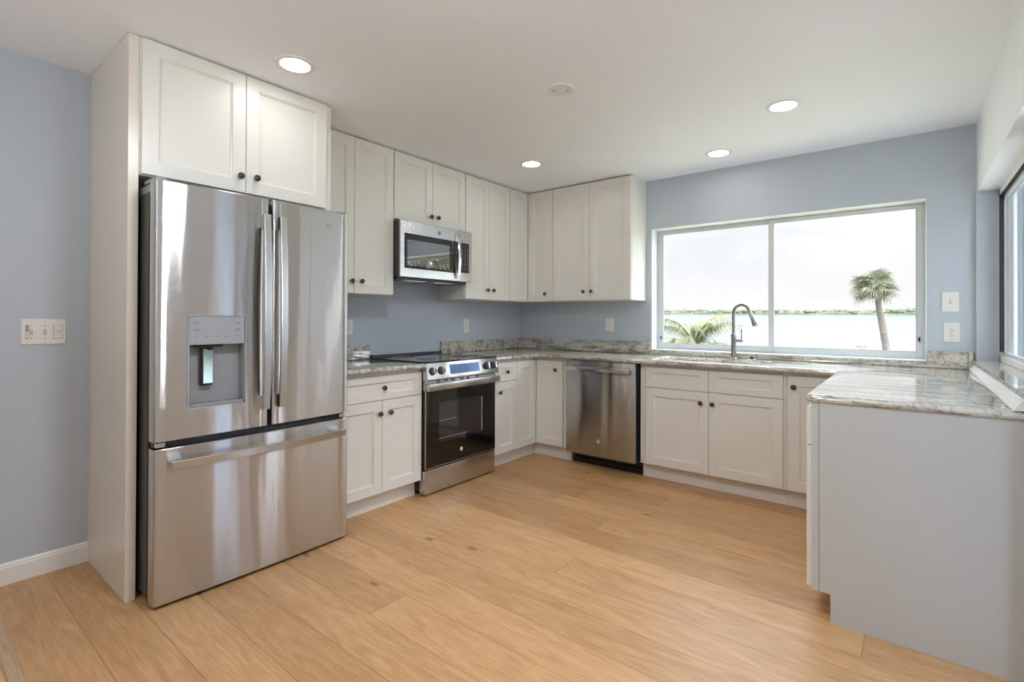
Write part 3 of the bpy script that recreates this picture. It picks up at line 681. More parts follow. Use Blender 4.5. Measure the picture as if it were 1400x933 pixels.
# ------------------------------------------------------------------ refrigerator
t = thing('refrigerator', .36, 3.07, 0, 'tall stainless french-door refrigerator with water dispenser and bottom freezer drawer', 'refrigerator')
obj('body', B((.03, .705, 2.624, 3.527, .035, 1.755), bev=.004), M_char, t)
obj('base_grille', B((.10, .70, 2.64, 3.51, .006, .034)), M_dark, t)
def bowed(d0, d1, z0, z1, x0, xf, bulge, mid, half, hole=None):
    """door slab with a gently bowed front in plan and rounded vertical edges"""
    bm = bmesh.new(); er = .010
    ds = [d0, d0 + .002, d0 + .005, d0 + er] ; k = 14
    inner = [d0 + er + (d1 - d0 - 2 * er) * i / k for i in range(1, k)]
    if hole: inner = sorted([q for q in inner if not (hole[0] - .004 < q < hole[1] + .004)] + [hole[0], hole[1]])
    ds += inner + [d1 - er, d1 - .005, d1 - .002, d1]
    zs = [z0, z0 + .003] + ([hole[2], hole[3]] if hole else []) + [z1 - .003, z1]
    def X(d, z):
        x = xf + bulge * (1 - ((d - mid) / half) ** 2)
        e = min(d - d0, d1 - d)
        if e < er: x -= er * (1 - math.sqrt(max(0, 1 - (1 - e / er) ** 2)))
        if min(z - z0, z1 - z) < .002: x -= .003
        return x
    G = [[bm.verts.new(P(X(d, z), d, z)) for z in zs] for d in ds]
    for i in range(len(ds) - 1):
        for j in range(len(zs) - 1):
            if hole and hole[0] - 1e-6 <= ds[i] and ds[i + 1] <= hole[1] + 1e-6 and hole[2] - 1e-6 <= zs[j] and zs[j + 1] <= hole[3] + 1e-6: continue
            bm.faces.new((G[i][j], G[i + 1][j], G[i + 1][j + 1], G[i][j + 1]))
    bk = [bm.verts.new(P(x0, d, z)) for d, z in ((d0, z0), (d1, z0), (d1, z1), (d0, z1))]
    bm.faces.new(bk)
    bm.faces.new([g[0] for g in G] + [bk[1], bk[0]]); bm.faces.new([g[-1] for g in G] + [bk[2], bk[3]])
    bm.faces.new(G[0] + [bk[3], bk[0]]); bm.faces.new(G[-1] + [bk[2], bk[1]])
    bmesh.ops.recalc_face_normals(bm, faces=bm.faces)
    return bm, X
MID, HALF = 3.07, .458; BUL = .012; XFR = .787
HD0, HD1, HZ0, HZ1 = 3.170, 3.404, .825, 1.226
bm, XL = bowed(3.0615, 3.527, .697, 1.796, .722, XFR, BUL, MID, HALF, (HD0, HD1, HZ0, HZ1))
dl = obj('door', bm, M_steel, t, 30)
bm, XRt = bowed(2.6135, 3.0435, .697, 1.796, .722, XFR, BUL, MID, HALF)
dr = obj('door', bm, M_steel, t, 30)
bm, XD = bowed(2.6115, 3.5265, .016, .667, .722, XFR, BUL, MID, HALF)
fz = obj('freezer_drawer', bm, M_steel, t, 30)
obj('door_seal', B((.706, .752, 2.62, 3.52, .668, .6965), (.706, .755, 3.0445, 3.0605, .70, 1.785)), M_navy, t)
for d in (3.50, 2.64):
    bm = bmesh.new(); box(bm, .70, .775, d - .018, d + .018, .672, .692, .003); obj('hinge', bm, M_chrome, t)
    bm = bmesh.new(); box(bm, .62, .765, d - .022, d + .022, 1.7965, 1.812, .004); box(bm, .56, .70, d - .028, d + .022, 1.7555, 1.79, .004); obj('hinge_cover', bm, M_greyp, t)
# door handles: bowed flat bars on end blocks
def vhandle(parent, dc, x, z0, z1):
    bm = bmesh.new(); K = 18; wd_ = .0165; th = .011; prev = None; fs = []
    for i in range(K + 1):
        z = z0 + (z1 - z0) * i / K; s = math.sin(math.pi * i / K); xo = x + .052 + .018 * s
        rg = [bm.verts.new(P(xo + a, dc + b, z)) for a, b in ((-th, -wd_), (-.002, -wd_), (0, -wd_ + .002), (0, wd_ - .002), (-.002, wd_), (-th, wd_))]
        if prev:
            for k in range(6): bm.faces.new((prev[k], rg[k], rg[(k + 1) % 6], prev[(k + 1) % 6]))
        else: bm.faces.new(rg)
        prev = rg
    bm.faces.new(prev); bmesh.ops.recalc_face_normals(bm, faces=bm.faces)
    h = obj('handle', bm, M_steel2, parent, 30)
    for za, zb in ((z0 + .001, z0 + .062), (z1 - .062, z1 - .001)):
        obj('handle_mount', B((x - .004, x + .044, dc - .0155, dc + .0155, za, zb), bev=.003), M_steel2, h)
vhandle(dl, 3.092, XL(3.092, 1.2), .787, 1.712)
vhandle(dr, 3.014, XRt(3.014, 1.2), .787, 1.712)
bm = bmesh.new(); K = 24; prev = None
for i in range(K + 1):
    d = 3.478 - (3.478 - 2.664) * i / K; s = math.sin(math.pi * i / K); xo = .846 + .020 * s
    rg = [bm.verts.new(P(xo + a, d, .6025 + b)) for a, b in ((-.011, -.0175), (-.002, -.0175), (0, -.0155), (0, .0155), (-.002, .0175), (-.011, .0175))]
    if prev:
        for k in range(6): bm.faces.new((prev[k], rg[k], rg[(k + 1) % 6], prev[(k + 1) % 6]))
    else: bm.faces.new(rg)
    prev = rg
bm.faces.new(prev); bmesh.ops.recalc_face_normals(bm, faces=bm.faces)
h = obj('handle', bm, M_steel2, fz, 30)
for a_ in (3.425, 2.665): obj('handle_mount', B((.780, .838, a_, a_ + .052, .587, .618), bev=.003), M_steel2, h)
# dispenser
xd = XL(3.287, 1.0)
bm = bmesh.new()
xr = xd - .058
for a in ((xr - .004, xr, HD0, HD1, HZ0, 1.10), (xr, xd - .004, HD0 - .001, HD0 + .004, HZ0, 1.10), (xr, xd - .004, HD1 - .004, HD1 + .001, HZ0, 1.10), (xr, xd - .004, HD0, HD1, HZ0 - .001, HZ0 + .012)): box(bm, *a)
dsp = obj('dispenser', bm, M_greyp, dl)
bm = bmesh.new(); box(bm, xd - .05, xd + .0005, HD0 + .001, HD1 - .001, 1.0995, HZ1 - .001, .003); obj('control_panel', bm, M_panelgrey, dsp)
bm = bmesh.new()
for a in ((HD0 - .004, HD0, HZ0 - .004, HZ1 + .004), (HD1, HD1 + .004, HZ0 - .004, HZ1 + .004), (HD0, HD1, HZ0 - .004, HZ0), (HD0, HD1, HZ1, HZ1 + .004)): box(bm, xd - .006, xd + .003, *a)
obj('dispenser_rim', bm, M_steel2, dsp)
bm = bmesh.new(); box(bm, xr + .012, xr + .028, 3.297, 3.345, .915, 1.082, .003); obj('paddle', bm, M_dark, dsp)
bm = bmesh.new(); box(bm, xr + .0285, xr + .033, 3.298, 3.338, .925, 1.080, .0015); obj('paddle_face', bm, M_chrome, dsp)
bm = bmesh.new(); box(bm, xr + .006, xr + .045, 3.262, 3.372, 1.088, 1.0985, .003); lathe(bm, [(0, 0), (.011, 0), (.011, .014), (0, .014)], P(xr + .035, 3.31, 1.0745), (0, 0, 1), 14); obj('nozzle', bm, M_dark, dsp)
bm = bmesh.new(); box(bm, xr + .002, xd - .003, HD0 + .006, HD1 - .006, HZ0 + .0122, HZ0 + .016, .001); obj('drip_tray', bm, M_steel2, dsp)
def dash(d, z, wd_, hz_=.0022):
    bm = bmesh.new(); box(bm, xd + .0004, xd + .0009, d - wd_ / 2, d + wd_ / 2, z - hz_ / 2, z + hz_ / 2); obj('marking', bm, M_print, dsp)
for z in (1.197, 1.166, 1.137): dash(3.375, z, .026 if z > 1.14 else .012); dash(3.205, z, .024 if z > 1.14 else .014)
for d in (3.335, 3.292, 3.25): dash(d, 1.135, .016)
for z in (1.192, 1.161): dash(3.372, z, .014, .0012); dash(3.2, z, .012, .0012)
emblem(dr, lambda u, n, v: P(n, -u, v), -2.737, 1.7195, XRt(2.737, 1.7) - .0002, .0185, M_greyp, M_steel2)

# ------------------------------------------------------------------ range
RD0, RD1 = 1.1825, 1.9220
t = thing('range', .33, 1.552, 0, 'stainless slide-in electric range with black glass oven door', 'range')
obj('body', B((.035, .598, RD0 + .002, RD1 - .002, .03, .9155)), M_char, t)
bm = bmesh.new(); box(bm, .034, .662, RD0 - .0055, RD1 + .0055, .9162, .9225, .002); ck = obj('cooktop', bm, M_blackglass, t)
bm = bmesh.new(); box(bm, .012, .048, RD0, RD1 - .012, .918, .938, .004); obj('rear_trim', bm, M_dark, t)
for x, d, r in ((.20, 1.36, .075), (.20, 1.74, .09), (.46, 1.36, .105), (.46, 1.74, .075)):
    bm = bmesh.new(); lathe(bm, [(r - .0012, .0001), (r, .0001), (r, .0004), (r - .0012, .0004)], P(x, d, .9225), (0, 0, 1), 40)
    obj('burner_ring', bm, M_print, ck)
# sloping control panel
prof = [(.599, .914), (.656, .9145), (.662, .911), (.686, .803), (.683, .793), (.672, .788), (.599, .788)]
bm = bmesh.new(); prism(bm, prof, lambda p, q, tt: P(p, tt, q), RD0 - .0045, RD1 + .0035, .0015); cp = obj('control_panel', bm, M_steel2, t, 30)
s0 = Vector((.662, .911)); s1_ = Vector((.686, .803)); sv = (s1_ - s0).normalized(); sn = Vector((-sv.y, sv.x)); sn = sn if sn.x > 0 else -sn
def SL(u, n, v): q = s0 + sv * v + sn * n; return P(q.x, u, q.y)       # u = d, v down the slope, n outwards
def slbox(bm, u0, u1, v0, v1, n0, n1, bev=0.):
    prism(bm, [(u0, v0), (u1, v0), (u1, v1), (u0, v1)], lambda p, q, tt: SL(p, tt, q), n0, n1, bev)
bm = bmesh.new(); slbox(bm, 1.397, 1.708, .020, .089, -.002, .0012); obj('display', bm, M_display, cp)
for du in (.326, .243, -.243, -.326):
    bm = bmesh.new(); u = 1.5525 + du; v = .056
    X, Y, Zx = frame3(SL(0, 1, 0) - SL(0, 0, 0))
    ax = SL(0, 1, 0) - SL(0, 0, 0)
    lathe(bm, [(0, 0), (.0285, 0), (.0285, .004), (.026, .005), (.0255, .018), (.0235, .021), (0, .021)], SL(u, 0, v), ax, 28)
    k = obj('knob', bm, M_char, cp, 40)
    bm = bmesh.new(); slbox(bm, u - .0045, u + .0045, v - .022, v + .022, .0205, .0270, .0012); obj('knob_grip', bm, M_chrome, k)
# oven door
bm = bmesh.new(); box(bm, .600, .6535, RD0 + .001, RD1 - .0005, .722, .7865, .003); dm = obj('oven_door', bm, M_steel2, t)
bm = bmesh.new(); box(bm, .600, .652, RD0 + .001, RD1 - .0005, .188, .7215, .002); obj('oven_glass', bm, M_doorglass, dm)
bm = bmesh.new(); box(bm, .6515, .6532, RD1 - .009, RD1 - .001, .190, .7215); box(bm, .6515, .6532, RD0 + .002, RD1 - .001, .186, .1905); box(bm, .6515, .6532, RD0 + .0015, RD0 + .005, .190, .7215); obj('door_edge_trim', bm, M_steel2, dm)
bm = bmesh.new(); box(bm, .6522, .6527, 1.335, 1.792, .350, .630); obj('oven_window', bm, M_ovenglass, dm)
bm = bmesh.new(); box(bm, .6526, .6530, 1.62, 1.79, .5, .503); obj('oven_rack', bm, M_greyp, dm)
bm = bmesh.new(); box(bm, .6526, .6530, 1.50, 1.79, .375, .378); obj('oven_rack', bm, M_greyp, dm)
bm = bmesh.new(); box(bm, .6526, .6530, 1.338, 1.346, .36, .62); obj('rack_rail', bm, M_greyp, dm)
for d, wv in ((1.80, .03), (1.725, .03), (1.66, .045), (1.565, .04), (1.50, .04), (1.40, .03)):
    bm = bmesh.new(); box(bm, .6537, .6552, d - wv / 2, d + wv / 2, .7765, .7835); obj('vent', bm, M_slot, dm)
bm = bmesh.new(); box(bm, .676, .702, RD0 - .004, RD1 + .004, .724, .7725, .0025); h = obj('handle', bm, M_steel2, dm, 40)
for a_ in (RD0 + .004, RD1 - .035): obj('handle_mount', B((.6536, .684, a_, a_ + .031, .737, .763), bev=.002), M_steel2, h)
emblem(dm, lambda u, n, v: P(n, -u, v), -1.566, .262, .6521, .0150, M_plate, M_greyp)
bm = bmesh.new(); box(bm, .600, .6495, RD0 + .0005, RD1 + .001, .012, .174, .004); obj('storage_drawer', bm, M_steel2, t, 40)
obj('drawer_lip', B((.600, .646, RD0 + .004, RD1 - .004, .1745, .1855)), M_dark, t)
for d in (RD0 + .05, RD1 - .05):
    for x in (.08, .55):
        bm = bmesh.new(); lathe(bm, [(0, 0), (.018, 0), (.018, .006), (.008, .008), (.008, .03), (0, .03)], P(x, d, 0), (0, 0, 1), 12); obj('foot', bm, M_dark, t)

# ------------------------------------------------------------------ microwave
t = thing('microwave', .19, 1.562, 1.50, 'stainless over-the-range microwave with black glass door hung below the short cabinet', 'microwave')
MD0, MD1, MZ0, MZ1 = 1.1895, 1.934, 1.522, 1.930
obj('case', B((.003, .3865, MD0 + .001, MD1 - .001, MZ0, MZ1)), M_char, t)
obj('vent_base', B((.02, .345, MD0 + .012, MD1 - .012, MZ0 - .018, MZ0 - .0003)), M_dark, t)
bm = bmesh.new(); box(bm, .06, .30, 1.30, 1.52, MZ0 - .0215, MZ0 - .0182); box(bm, .06, .30, 1.60, 1.82, MZ0 - .0215, MZ0 - .0182); obj('grease_filter', bm, M_steel2, t)
MF = .400; MS = 1.347
bm = bmesh.new()
for a in ((MD1 - .036, MD1 - .001, MZ0 - .001, 1.927), (MS + .001, MD1 - .036, MZ0 - .001, 1.583), (MS + .001, MD1 - .036, 1.837, 1.927)): box(bm, .3870, MF, *a)
bmesh.ops.remove_doubles(bm, verts=bm.verts, dist=1e-5)
md_ = obj('door', bm, M_steel2, t)
bm = bmesh.new(); box(bm, .3870, MF - .0015, MS + .001, MD1 - .036, 1.583, 1.837); dg = obj('door_glass', bm, M_blackglass, md_)
bm = bmesh.new(); box(bm, MF - .0015, MF - .0008, 1.445, 1.872, 1.602, 1.792); obj('screen_window', bm, M_mwglass, dg)
bm = bmesh.new(); box(bm, .3870, MF - .001, MD0 + .001, MS - .001, MZ0 - .001, 1.927); cpn = obj('control_panel', bm, M_steel2, t)
bm = bmesh.new(); box(bm, MF - .001, MF + .0008, 1.224, 1.320, 1.592, 1.834); kp = obj('keypad', bm, M_blackglass, cpn)
bm = bmesh.new()
for r in range(9):
    for c in range(3):
        d = 1.302 - c * .029; z = 1.775 - r * .0195
        box(bm, MF + .0007, MF + .0011, d - .0055, d + .0055, z - .0022, z + .0022)
obj('key', bm, M_keyprint, kp)
bm = bmesh.new(); box(bm, MF + .0007, MF + .0011, 1.234, 1.308, 1.797, 1.822); obj('clock_display', bm, M_blackglass, kp)
bm = bmesh.new(); K = 14; prev = None
for i in range(K + 1):
    z = 1.540 + (1.905 - 1.540) * i / K; s = math.sin(math.pi * i / K); xo = MF + .018 + .022 * s ** .6
    rg = [bm.verts.new(P(xo + a, 1.366 + b, z)) for a, b in ((-.012, -.012), (-.003, -.013), (0, -.010), (0, .010), (-.003, .013), (-.012, .012))]
    if prev:
        for k in range(6): bm.faces.new((prev[k], rg[k], rg[(k + 1) % 6], prev[(k + 1) % 6]))
    else: bm.faces.new(rg)
    prev = rg
bm.faces.new(prev); bmesh.ops.recalc_face_normals(bm, faces=bm.faces)
for za, zb in ((1.541, 1.560), (1.885, 1.904)): box(bm, MF - .0005, MF + .012, 1.357, 1.375, za, zb, .002)
obj('handle', bm, M_chrome, md_, 40)
obj('top_vent', B((.3870, .394, MD0 + .004, MD1 - .004, 1.9275, 1.9299)), M_dark, t)
emblem(md_, lambda u, n, v: P(n, -u, v), -1.557, 1.877, MF - .0002, .016, M_greyp, M_slot)

# ------------------------------------------------------------------ dishwasher
t = thing('dishwasher', 1.277, .34, 0, 'stainless dishwasher with bar handle under the worktop left of the sink cabinet', 'dishwasher')
obj('body', B((.9625, 1.603, .03, .520, .1005, .878)), M_dark, t)
bm, XW = None, None
bm = bmesh.new(); box(bm, .9685, 1.5845, .563, .631, .1075, .877, .004)
dwd = obj('door', bm, M_steeld, t, 40)
obj('door_gasket', B((.985, 1.592, .5205, .5625, .112, .874)), M_navy, t)
bm = bmesh.new(); box(bm, .985, 1.556, .662, .672, .798, .834, .003); h = obj('handle', bm, M_steel2, dwd, 40)
for a_ in (.990, 1.523): obj('handle_mount', B((a_, a_ + .028, .630, .664, .804, .828), bev=.002), M_steel2, h)
emblem(dwd, lambda u, n, v: P(u, n, v), 1.274, .233, .6308, .0185, M_greyp, M_steel2)
obj('toe_panel', B((.968, 1.600, .44, .515, .0, .048), (.968, 1.600, .44, .500, .048, .100), bev=.004), M_navy, t)

# ------------------------------------------------------------------ electrical plates
GP = 'white wall plates'
def plate(fr, w, h, zc, label, kind, cat):
    """fr: frame at plate centre (u=0), n out of wall"""
    o = fr(0, 0, zc); t = thing(kind, o.x, -o.y, zc, label, cat, GP)
    bm = bmesh.new()
    A = [(-w / 2, -h / 2), (w / 2, -h / 2), (w / 2, h / 2), (-w / 2, h / 2)]
    rs = [[bm.verts.new(fr(u * k, n, zc + v * (1 - (1 - k) * w / h))) for u, v in A] for k, n in ((1, 0), (1, .003), (.95, .0062))]
    for a, b in zip(rs, rs[1:]):
        for i in range(4): bm.faces.new((a[i], b[i], b[(i + 1) % 4], a[(i + 1) % 4]))
    bm.faces.new(rs[0]); bm.faces.new(rs[-1]); bmesh.ops.recalc_face_normals(bm, faces=bm.faces)
    obj('face_plate', bm, M_plate, t); return t
def pbox(t, fr, name, mat, boxes, bev=.0):
    bm = bmesh.new()
    for b in boxes: fr.box(bm, *b, bev)
    return obj(name, bm, mat, t)
def duplex(t, fr, zc):
    r = pbox(t, fr, 'receptacle', M_plate, [(-.0165, .0165, .0060, .0085, zc - .033, zc + .033)], .001)
    bx = []
    for s in (.0165, -.0165):
        bx += [(-.0085, -.006, .0083, .0088, zc + s - .001, zc + s + .008), (.006, .0085, .0083, .0088, zc + s - .001, zc + s + .0065), (-.003, .003, .0083, .0088, zc + s - .0105, zc + s - .005)]
    pbox(t, fr, 'slots', M_slot, bx)
def screws(t, fr, pts):
    for u, z in pts:
        bm = bmesh.new(); o = fr(u, .006, z); ax = fr(u, 1, z) - fr(u, 0, z)
        lathe(bm, [(0, 0), (.0032, 0), (.0030, .0010), (0, .0014)], o, ax, 12); obj('screw', bm, M_greyp, t)
def toggle(t, fr, u, zc):
    pbox(t, fr, 'toggle_slot', M_greyp, [(u - .0055, u + .0055, .0060, .0066, zc - .013, zc + .013)])
    bm = bmesh.new(); prism(bm, [(.004, zc - .009), (.0075, zc - .011), (.019, zc + .006), (.0165, zc + .011), (.006, zc + .008)], lambda p, q, tt: fr(tt, p, q), u - .0042, u + .0042, .0008); obj('toggle', bm, M_plate, t)
fr = BACK(1.048, 0); t = plate(fr, .080, .120, 1.166, 'white outlet on the window wall under the wall cabinets above the dishwasher', 'outlet', 'outlet'); duplex(t, fr, 1.166); screws(t, fr, [(0, 1.215), (0, 1.117)])
fr = LEFT(0, .8365); t = plate(fr, .079, .130, 1.1545, 'white outlet on the range wall between range and corner', 'outlet', 'outlet'); duplex(t, fr, 1.1545)
fr = LEFT(0, 2.0925); t = plate(fr, .079, .110, 1.1535, 'white outlet half hidden behind the right edge of the refrigerator', 'outlet', 'outlet'); duplex(t, fr, 1.1535)
fr = BACK(3.4395, 0); t = plate(fr, .085, .128, 1.336, 'white light switch plate right of the window, above the outlet', 'switch_plate', 'switch'); toggle(t, fr, 0, 1.336)
fr = BACK(3.446, 0); t = plate(fr, .081, .126, 1.1425, 'white outlet right of the window, below the light switch', 'outlet', 'outlet'); duplex(t, fr, 1.1425)
fr = LEFT(0, 3.7475); t = plate(fr, .160, .120, 1.149, 'wide white triple switch plate on the wall left of the refrigerator', 'switch_plate', 'switch')
toggle(t, fr, -.044, 1.149); toggle(t, fr, .004, 1.149); screws(t, fr, [(-.044, 1.179), (-.044, 1.119), (.004, 1.179), (.004, 1.119)])
pbox(t, fr, 'dimmer_track', M_greyp, [(-.0645, -.0525, .0060, .0068, 1.116, 1.182)])
pbox(t, fr, 'dimmer_slider', M_plate, [(-.0630, -.0540, .0068, .0110, 1.120, 1.150)], .001)
for z in (1.167, 1.130):
    pbox(t, fr, 'rocker_switch', M_plate, [(.034, .066, .0060, .0095, z - .014, z + .014)], .0015)
    pbox(t, fr, 'rocker_frame', M_greyp, [(.0325, .0675, .0060, .0066, z - .0155, z + .0155)])

# ------------------------------------------------------------------ ceiling fittings
GL = 'round recessed ceiling lights'
def downlight(x, d, label):
    t = thing('recessed_light', x, d, ZC, label, 'ceiling light', GL)
    bm = bmesh.new(); lathe(bm, [(.066, -.002), (.068, .006), (.078, .008), (.090, .0045), (.092, 0)], P(x, d, ZC), (0, 0, -1), 40); obj('trim_ring', bm, M_white, t, 40)
    bm = bmesh.new(); lathe(bm, [(0, .003), (.040, .003), (.067, .0012), (.067, 0), (0, 0)], P(x, d, ZC), (0, 0, -1), 40); obj('lens', bm, M_lens, t, 40)
    return t
for x, d, lb in ((.911, 2.995, 'lit recessed ceiling light in front of the refrigerator cabinet'), (.900, 1.043, 'lit recessed ceiling light near the corner cabinets'),
                 (2.137, .405, 'lit recessed ceiling light over the sink close to the window wall'), (2.671, 1.026, 'lit recessed ceiling light over the floor beside the peninsula'),
                 (2.55, 3.05, 'unseen recessed ceiling light added overhead beside the camera'), (.95, 5.0, 'unseen recessed ceiling light added behind the camera, left'), (2.6, 5.0, 'unseen recessed ceiling light added behind the camera, right'),  # downlights from here on are unseen, added to help light the room
                 (.95, 6.7, 'unseen recessed ceiling light added by the rear wall, left'), (2.6, 6.7, 'unseen recessed ceiling light added by the rear wall, right')):
    downlight(x, d, lb)
t = thing('added_fill_light', 2.35, 3.2, ZC, 'unseen round fill lamp added overhead in front of the camera', 'ceiling light')  # added fill lamp, out of view
bm = bmesh.new(); lathe(bm, [(0, 0), (.175, 0), (.178, .02), (.168, .03), (.165, .022)], P(2.35, 3.2, ZC), (0, 0, -1), 40); obj('housing', bm, M_white, t, 40)
bm = bmesh.new(); lathe(bm, [(0, .03), (.164, .0231), (.162, .036), (.12, .052), (.06, .06), (0, .062)], P(2.35, 3.2, ZC), (0, 0, -1), 40); obj('diffuser', bm, M_fill, t, 60)
t = thing('ceiling_cover_plate', 1.778, 1.985, ZC, 'plain white round cover plate with two screws in the middle of the ceiling', 'cover plate')
bm = bmesh.new(); lathe(bm, [(0, 0), (.072, 0), (.072, .004), (.069, .007), (0, .008)], P(1.778, 1.985, ZC), (0, 0, -1), 40); obj('cover', bm, M_white, t, 40)
for s in (-1, 1):
    bm = bmesh.new(); lathe(bm, [(0, 0), (.0065, 0), (.006, .0015), (0, .002)], P(1.778 + s * .030, 1.985 - s * .022, ZC - .0075), (0, 0, -1), 14); obj('screw', bm, M_greyp, t)

# ------------------------------------------------------------------ outside
bm = bmesh.new(); box(bm, -60, 60, -25.0, -.21, -.6, -.4); struct('ground', bm, M_grass)
bm = bmesh.new(); box(bm, 3.78, 14, -.2, 14, -.35, -.03); struct('ground', bm, M_bounce_ground)  # unseen pale ground added to throw sunlight up at the ceiling
wz = lambda x, y: -1.2 - .00983 * x + .01437 * (y - 26)
bm = bmesh.new(); c = [(-700, 24.5), (500, 24.5), (500, 900), (-700, 900)]
bm.faces.new([bm.verts.new((x, y, wz(x, y))) for x, y in c]); struct('water', bm, M_water)
bm = bmesh.new()
def shore_y(x): return 505 + x * .80 if x < -10 else 497
prev = None
for i in range(900):                                   # the dense thicket at the water's edge
    x = -330 + 520 * i / 900; y = shore_y(x); z = wz(x, y); h = 2.2 + 1.0 * math.sin(i * .11) * math.sin(i * .037) + rng.uniform(-.5, .5)
    c_ = [bm.verts.new(p) for p in ((x, y - 1, z - .4), (x, y - .6, z + h * .6), (x, y + 2.5, z + h), (x, y + 7, z + h * .5))]
    if prev:
        for k in range(3): bm.faces.new((prev[k], c_[k], c_[k + 1], prev[k + 1]))
    prev = c_
for i in range(900):                                   # tree crowns above it
    x = rng.uniform(-330, 190); y = shore_y(x) + rng.uniform(1, 9); z = wz(x, y); h = rng.uniform(2.2, 4.2) * (1 + .45 * max(0, math.sin(x * .05 + 1)) * (x > -60)); r = rng.uniform(1.2, 2.8)
    m = Matrix.Translation((x, y, z + h * .62)) @ Matrix.Diagonal((r, r * .8, h * .42, 1))
    nv = bmesh.ops.create_icosphere(bm, subdivisions=2, radius=1, matrix=m)['verts']
    for v in nv: v.co += Vector((rng.uniform(-.25, .25), 0, rng.uniform(-.3, .3)))
o = obj('far_shore_treeline', bm, M_tree); tag(o, 'pale low line of trees along the far shore across the water', 'treeline'); o['kind'] = 'stuff'

def blade(bm, p0, p1, p2, w0, w1, up):
    """folded strap leaf through three points"""
    s = (p2 - p0).cross(up); s = s.normalized() if s.length > 1e-5 else Vector((1, 0, 0))
    a = [bm.verts.new(p0 - s * w0), bm.verts.new(p0 + s * w0)]; b = [bm.verts.new(p1 - s * w1), bm.verts.new(p1 + s * w1)]; c = bm.verts.new(p2)
    bm.faces.new((a[0], a[1], b[1], b[0])); bm.faces.new((b[0], b[1], c))
def fan_palm(base, trunk, rad, nf, label, seed, leaf=.95, squash=.8):
    r = random.Random(seed); top = Vector(trunk[-1])
    t = bpy.data.objects.new('palm_tree', None); col.objects.link(t); t.location = base; tag(t, label, 'palm tree')
    bm = bmesh.new(); tube(bm, trunk, rad, 14); obj('trunk', bm, M_bark, t, 60)
    for part, cnt, e0, e1, mat in (('fronds', nf, -.75, 1.45, M_leaf), ('dry_fronds', nf // 4, -.95, -.1, M_dead)):
        bm = bmesh.new()
        for i in range(cnt):
            az = r.uniform(0, 2 * math.pi); el = r.uniform(e0, e1); dr_ = Vector((math.cos(az) * math.cos(el), math.sin(az) * math.cos(el), math.sin(el) * squash))
            L0 = leaf * r.uniform(.45, .80); hub = top + dr_ * L0 + Vector((0, 0, -.10 * L0)); tube(bm, [top, top + dr_ * L0 * .5 + Vector((0, 0, .02)), hub], [.022, .014, .01], 5)
            side = dr_.cross(Vector((0, 0, 1))); side = side.normalized() if side.length > .05 else Vector((1, 0, 0)); ro = r.uniform(-1.25, 1.25); s0v = side; side = s0v * math.cos(ro) + s0v.cross(dr_).normalized() * math.sin(ro); upv = side.cross(dr_).normalized()
            for k in range(17):
                a = (k - 8) / 8 * 1.75; q = (dr_ * math.cos(a) + side * math.sin(a)).normalized(); ln = leaf * (.62 + .2 * math.cos(a)) * r.uniform(.85, 1.1)
                mid = hub + q * ln * .55 + upv * .02; end = hub + q * ln + Vector((0, 0, -.28 * ln * r.uniform(.5, 1.3)))
                blade(bm, hub, mid, end, .006, .022, upv)
        obj(part, bm, mat, t)
    return t
tr = [(2.34, 27.9, -.42), (2.33, 27.9, -.16), (2.17, 27.77, 1.15), (2.06, 27.68, 1.75), (1.98, 27.61, 2.56), (1.84, 27.5, 3.05)]
fan_palm((2.34, 27.9, -.4), tr, [.17, .155, .165, .125, .14, .17], 58, 'tall slightly leaning fan palm outside the right window pane, its head against the sky', 3, .82, .95)
fan_palm((7.6, 4.7, -.4), [(7.6, 4.7, -.42), (7.62, 4.72, 1.2), (7.7, 4.8, 2.9)], [.2, .17, .17], 40, 'fan palm outside whose fronds show reflected in the microwave door glass', 11, .95, .9)
fan_palm((9.4, -.6, -.4), [(9.4, -.6, -.42), (9.4, -.62, .6), (9.4, -.6, 1.3)], [.2, .17, .17], 40, 'fan palm beyond the pale ground added outside the side window', 12, 1.0, .9)
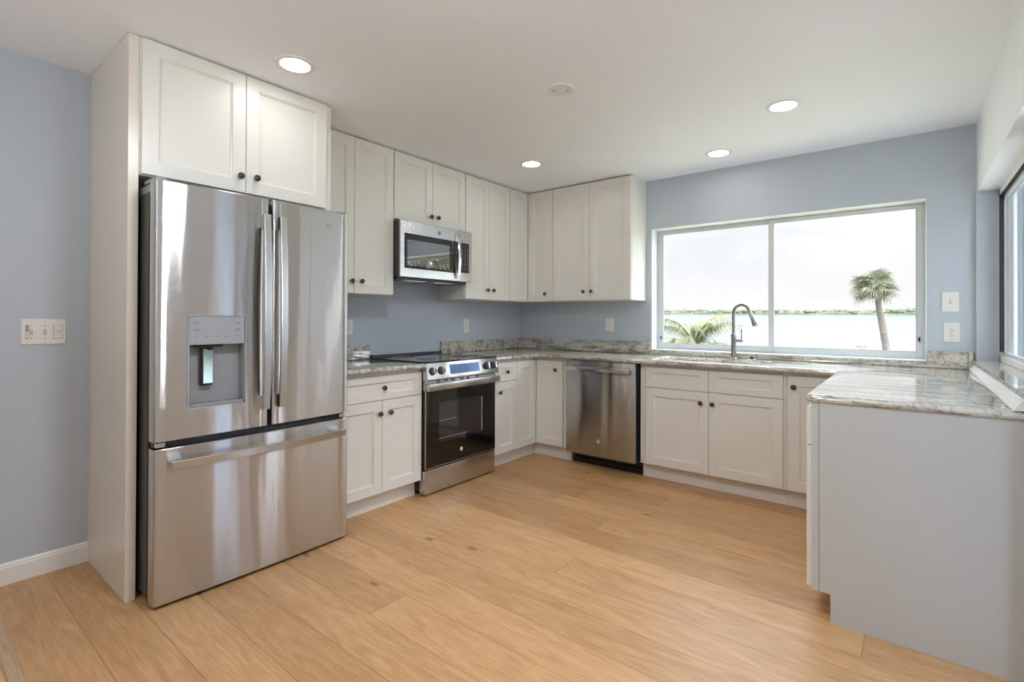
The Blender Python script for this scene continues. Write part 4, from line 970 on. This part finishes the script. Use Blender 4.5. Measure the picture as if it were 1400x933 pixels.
# a second fan palm out of direct view that shows in the glass of the microwave
def feather_palm(base, h, nf, ln, label, seed):
    r = random.Random(seed); b = Vector(base); top = b + Vector((0, 0, h))
    t = bpy.data.objects.new('palm_tree', None); col.objects.link(t); t.location = b; tag(t, label, 'palm tree')
    bm = bmesh.new(); tube(bm, [b, b + Vector((.01, 0, h * .5)), top], [.15, .12, .10], 12); obj('trunk', bm, M_bark, t, 60)
    bm = bmesh.new()
    for i in range(nf):
        az = 2 * math.pi * i / nf * 2.4 + r.uniform(-.3, .3); el = r.uniform(.35, 1.35); l = ln * r.uniform(.8, 1.1); H = Vector((math.cos(az), math.sin(az), 0))
        pts = []
        for k in range(11):
            s = k / 10; ang = el - 1.55 * s ** 1.5
            pts.append((pts[-1] if pts else top) + (H * math.cos(ang) + Vector((0, 0, 1)) * math.sin(ang)) * l / 10)
        tube(bm, pts, [.013 - .001 * k for k in range(11)], 5)
        for k in range(2, 56):
            f = k / 56 * 10; j = min(int(f), 9); p = pts[j].lerp(pts[j + 1], f - j); tg = (pts[j + 1] - pts[j]).normalized()
            sd_ = tg.cross(Vector((0, 0, 1))).normalized()
            for s in (-1, 1):
                q = (sd_ * s * .8 + tg * .55).normalized(); L1 = l * .36 * math.sin(math.pi * min(1, .12 + k / 62)) * r.uniform(.85, 1.1)
                blade(bm, p, p + q * L1 * .5, p + q * L1 + Vector((0, 0, -.8 * L1)), .006, .009, Vector((0, 0, 1)))
    obj('fronds', bm, M_leaf2, t); return t
feather_palm((-1.44, 9.94, -.4), .80, 19, 1.42, 'young feather-leaved palm just outside the left window pane behind the faucet', 5)
t = thing('dock_box', 1.58, -23.6, -.4, 'small white box on the shore seen low in the right window pane', 'box')
bm = bmesh.new(); box(bm, 1.38, 1.78, -23.8, -23.45, -.4, .04, .01); obj('box_body', bm, M_box, t)
bm = bmesh.new(); box(bm, 1.36, 1.80, -23.82, -23.43, .0405, .12, .012); obj('lid', bm, M_box, t)
bm = bmesh.new(); box(bm, 1.55, 1.61, -23.43, -23.415, .01, .08, .003); obj('latch', bm, M_greyp, t)
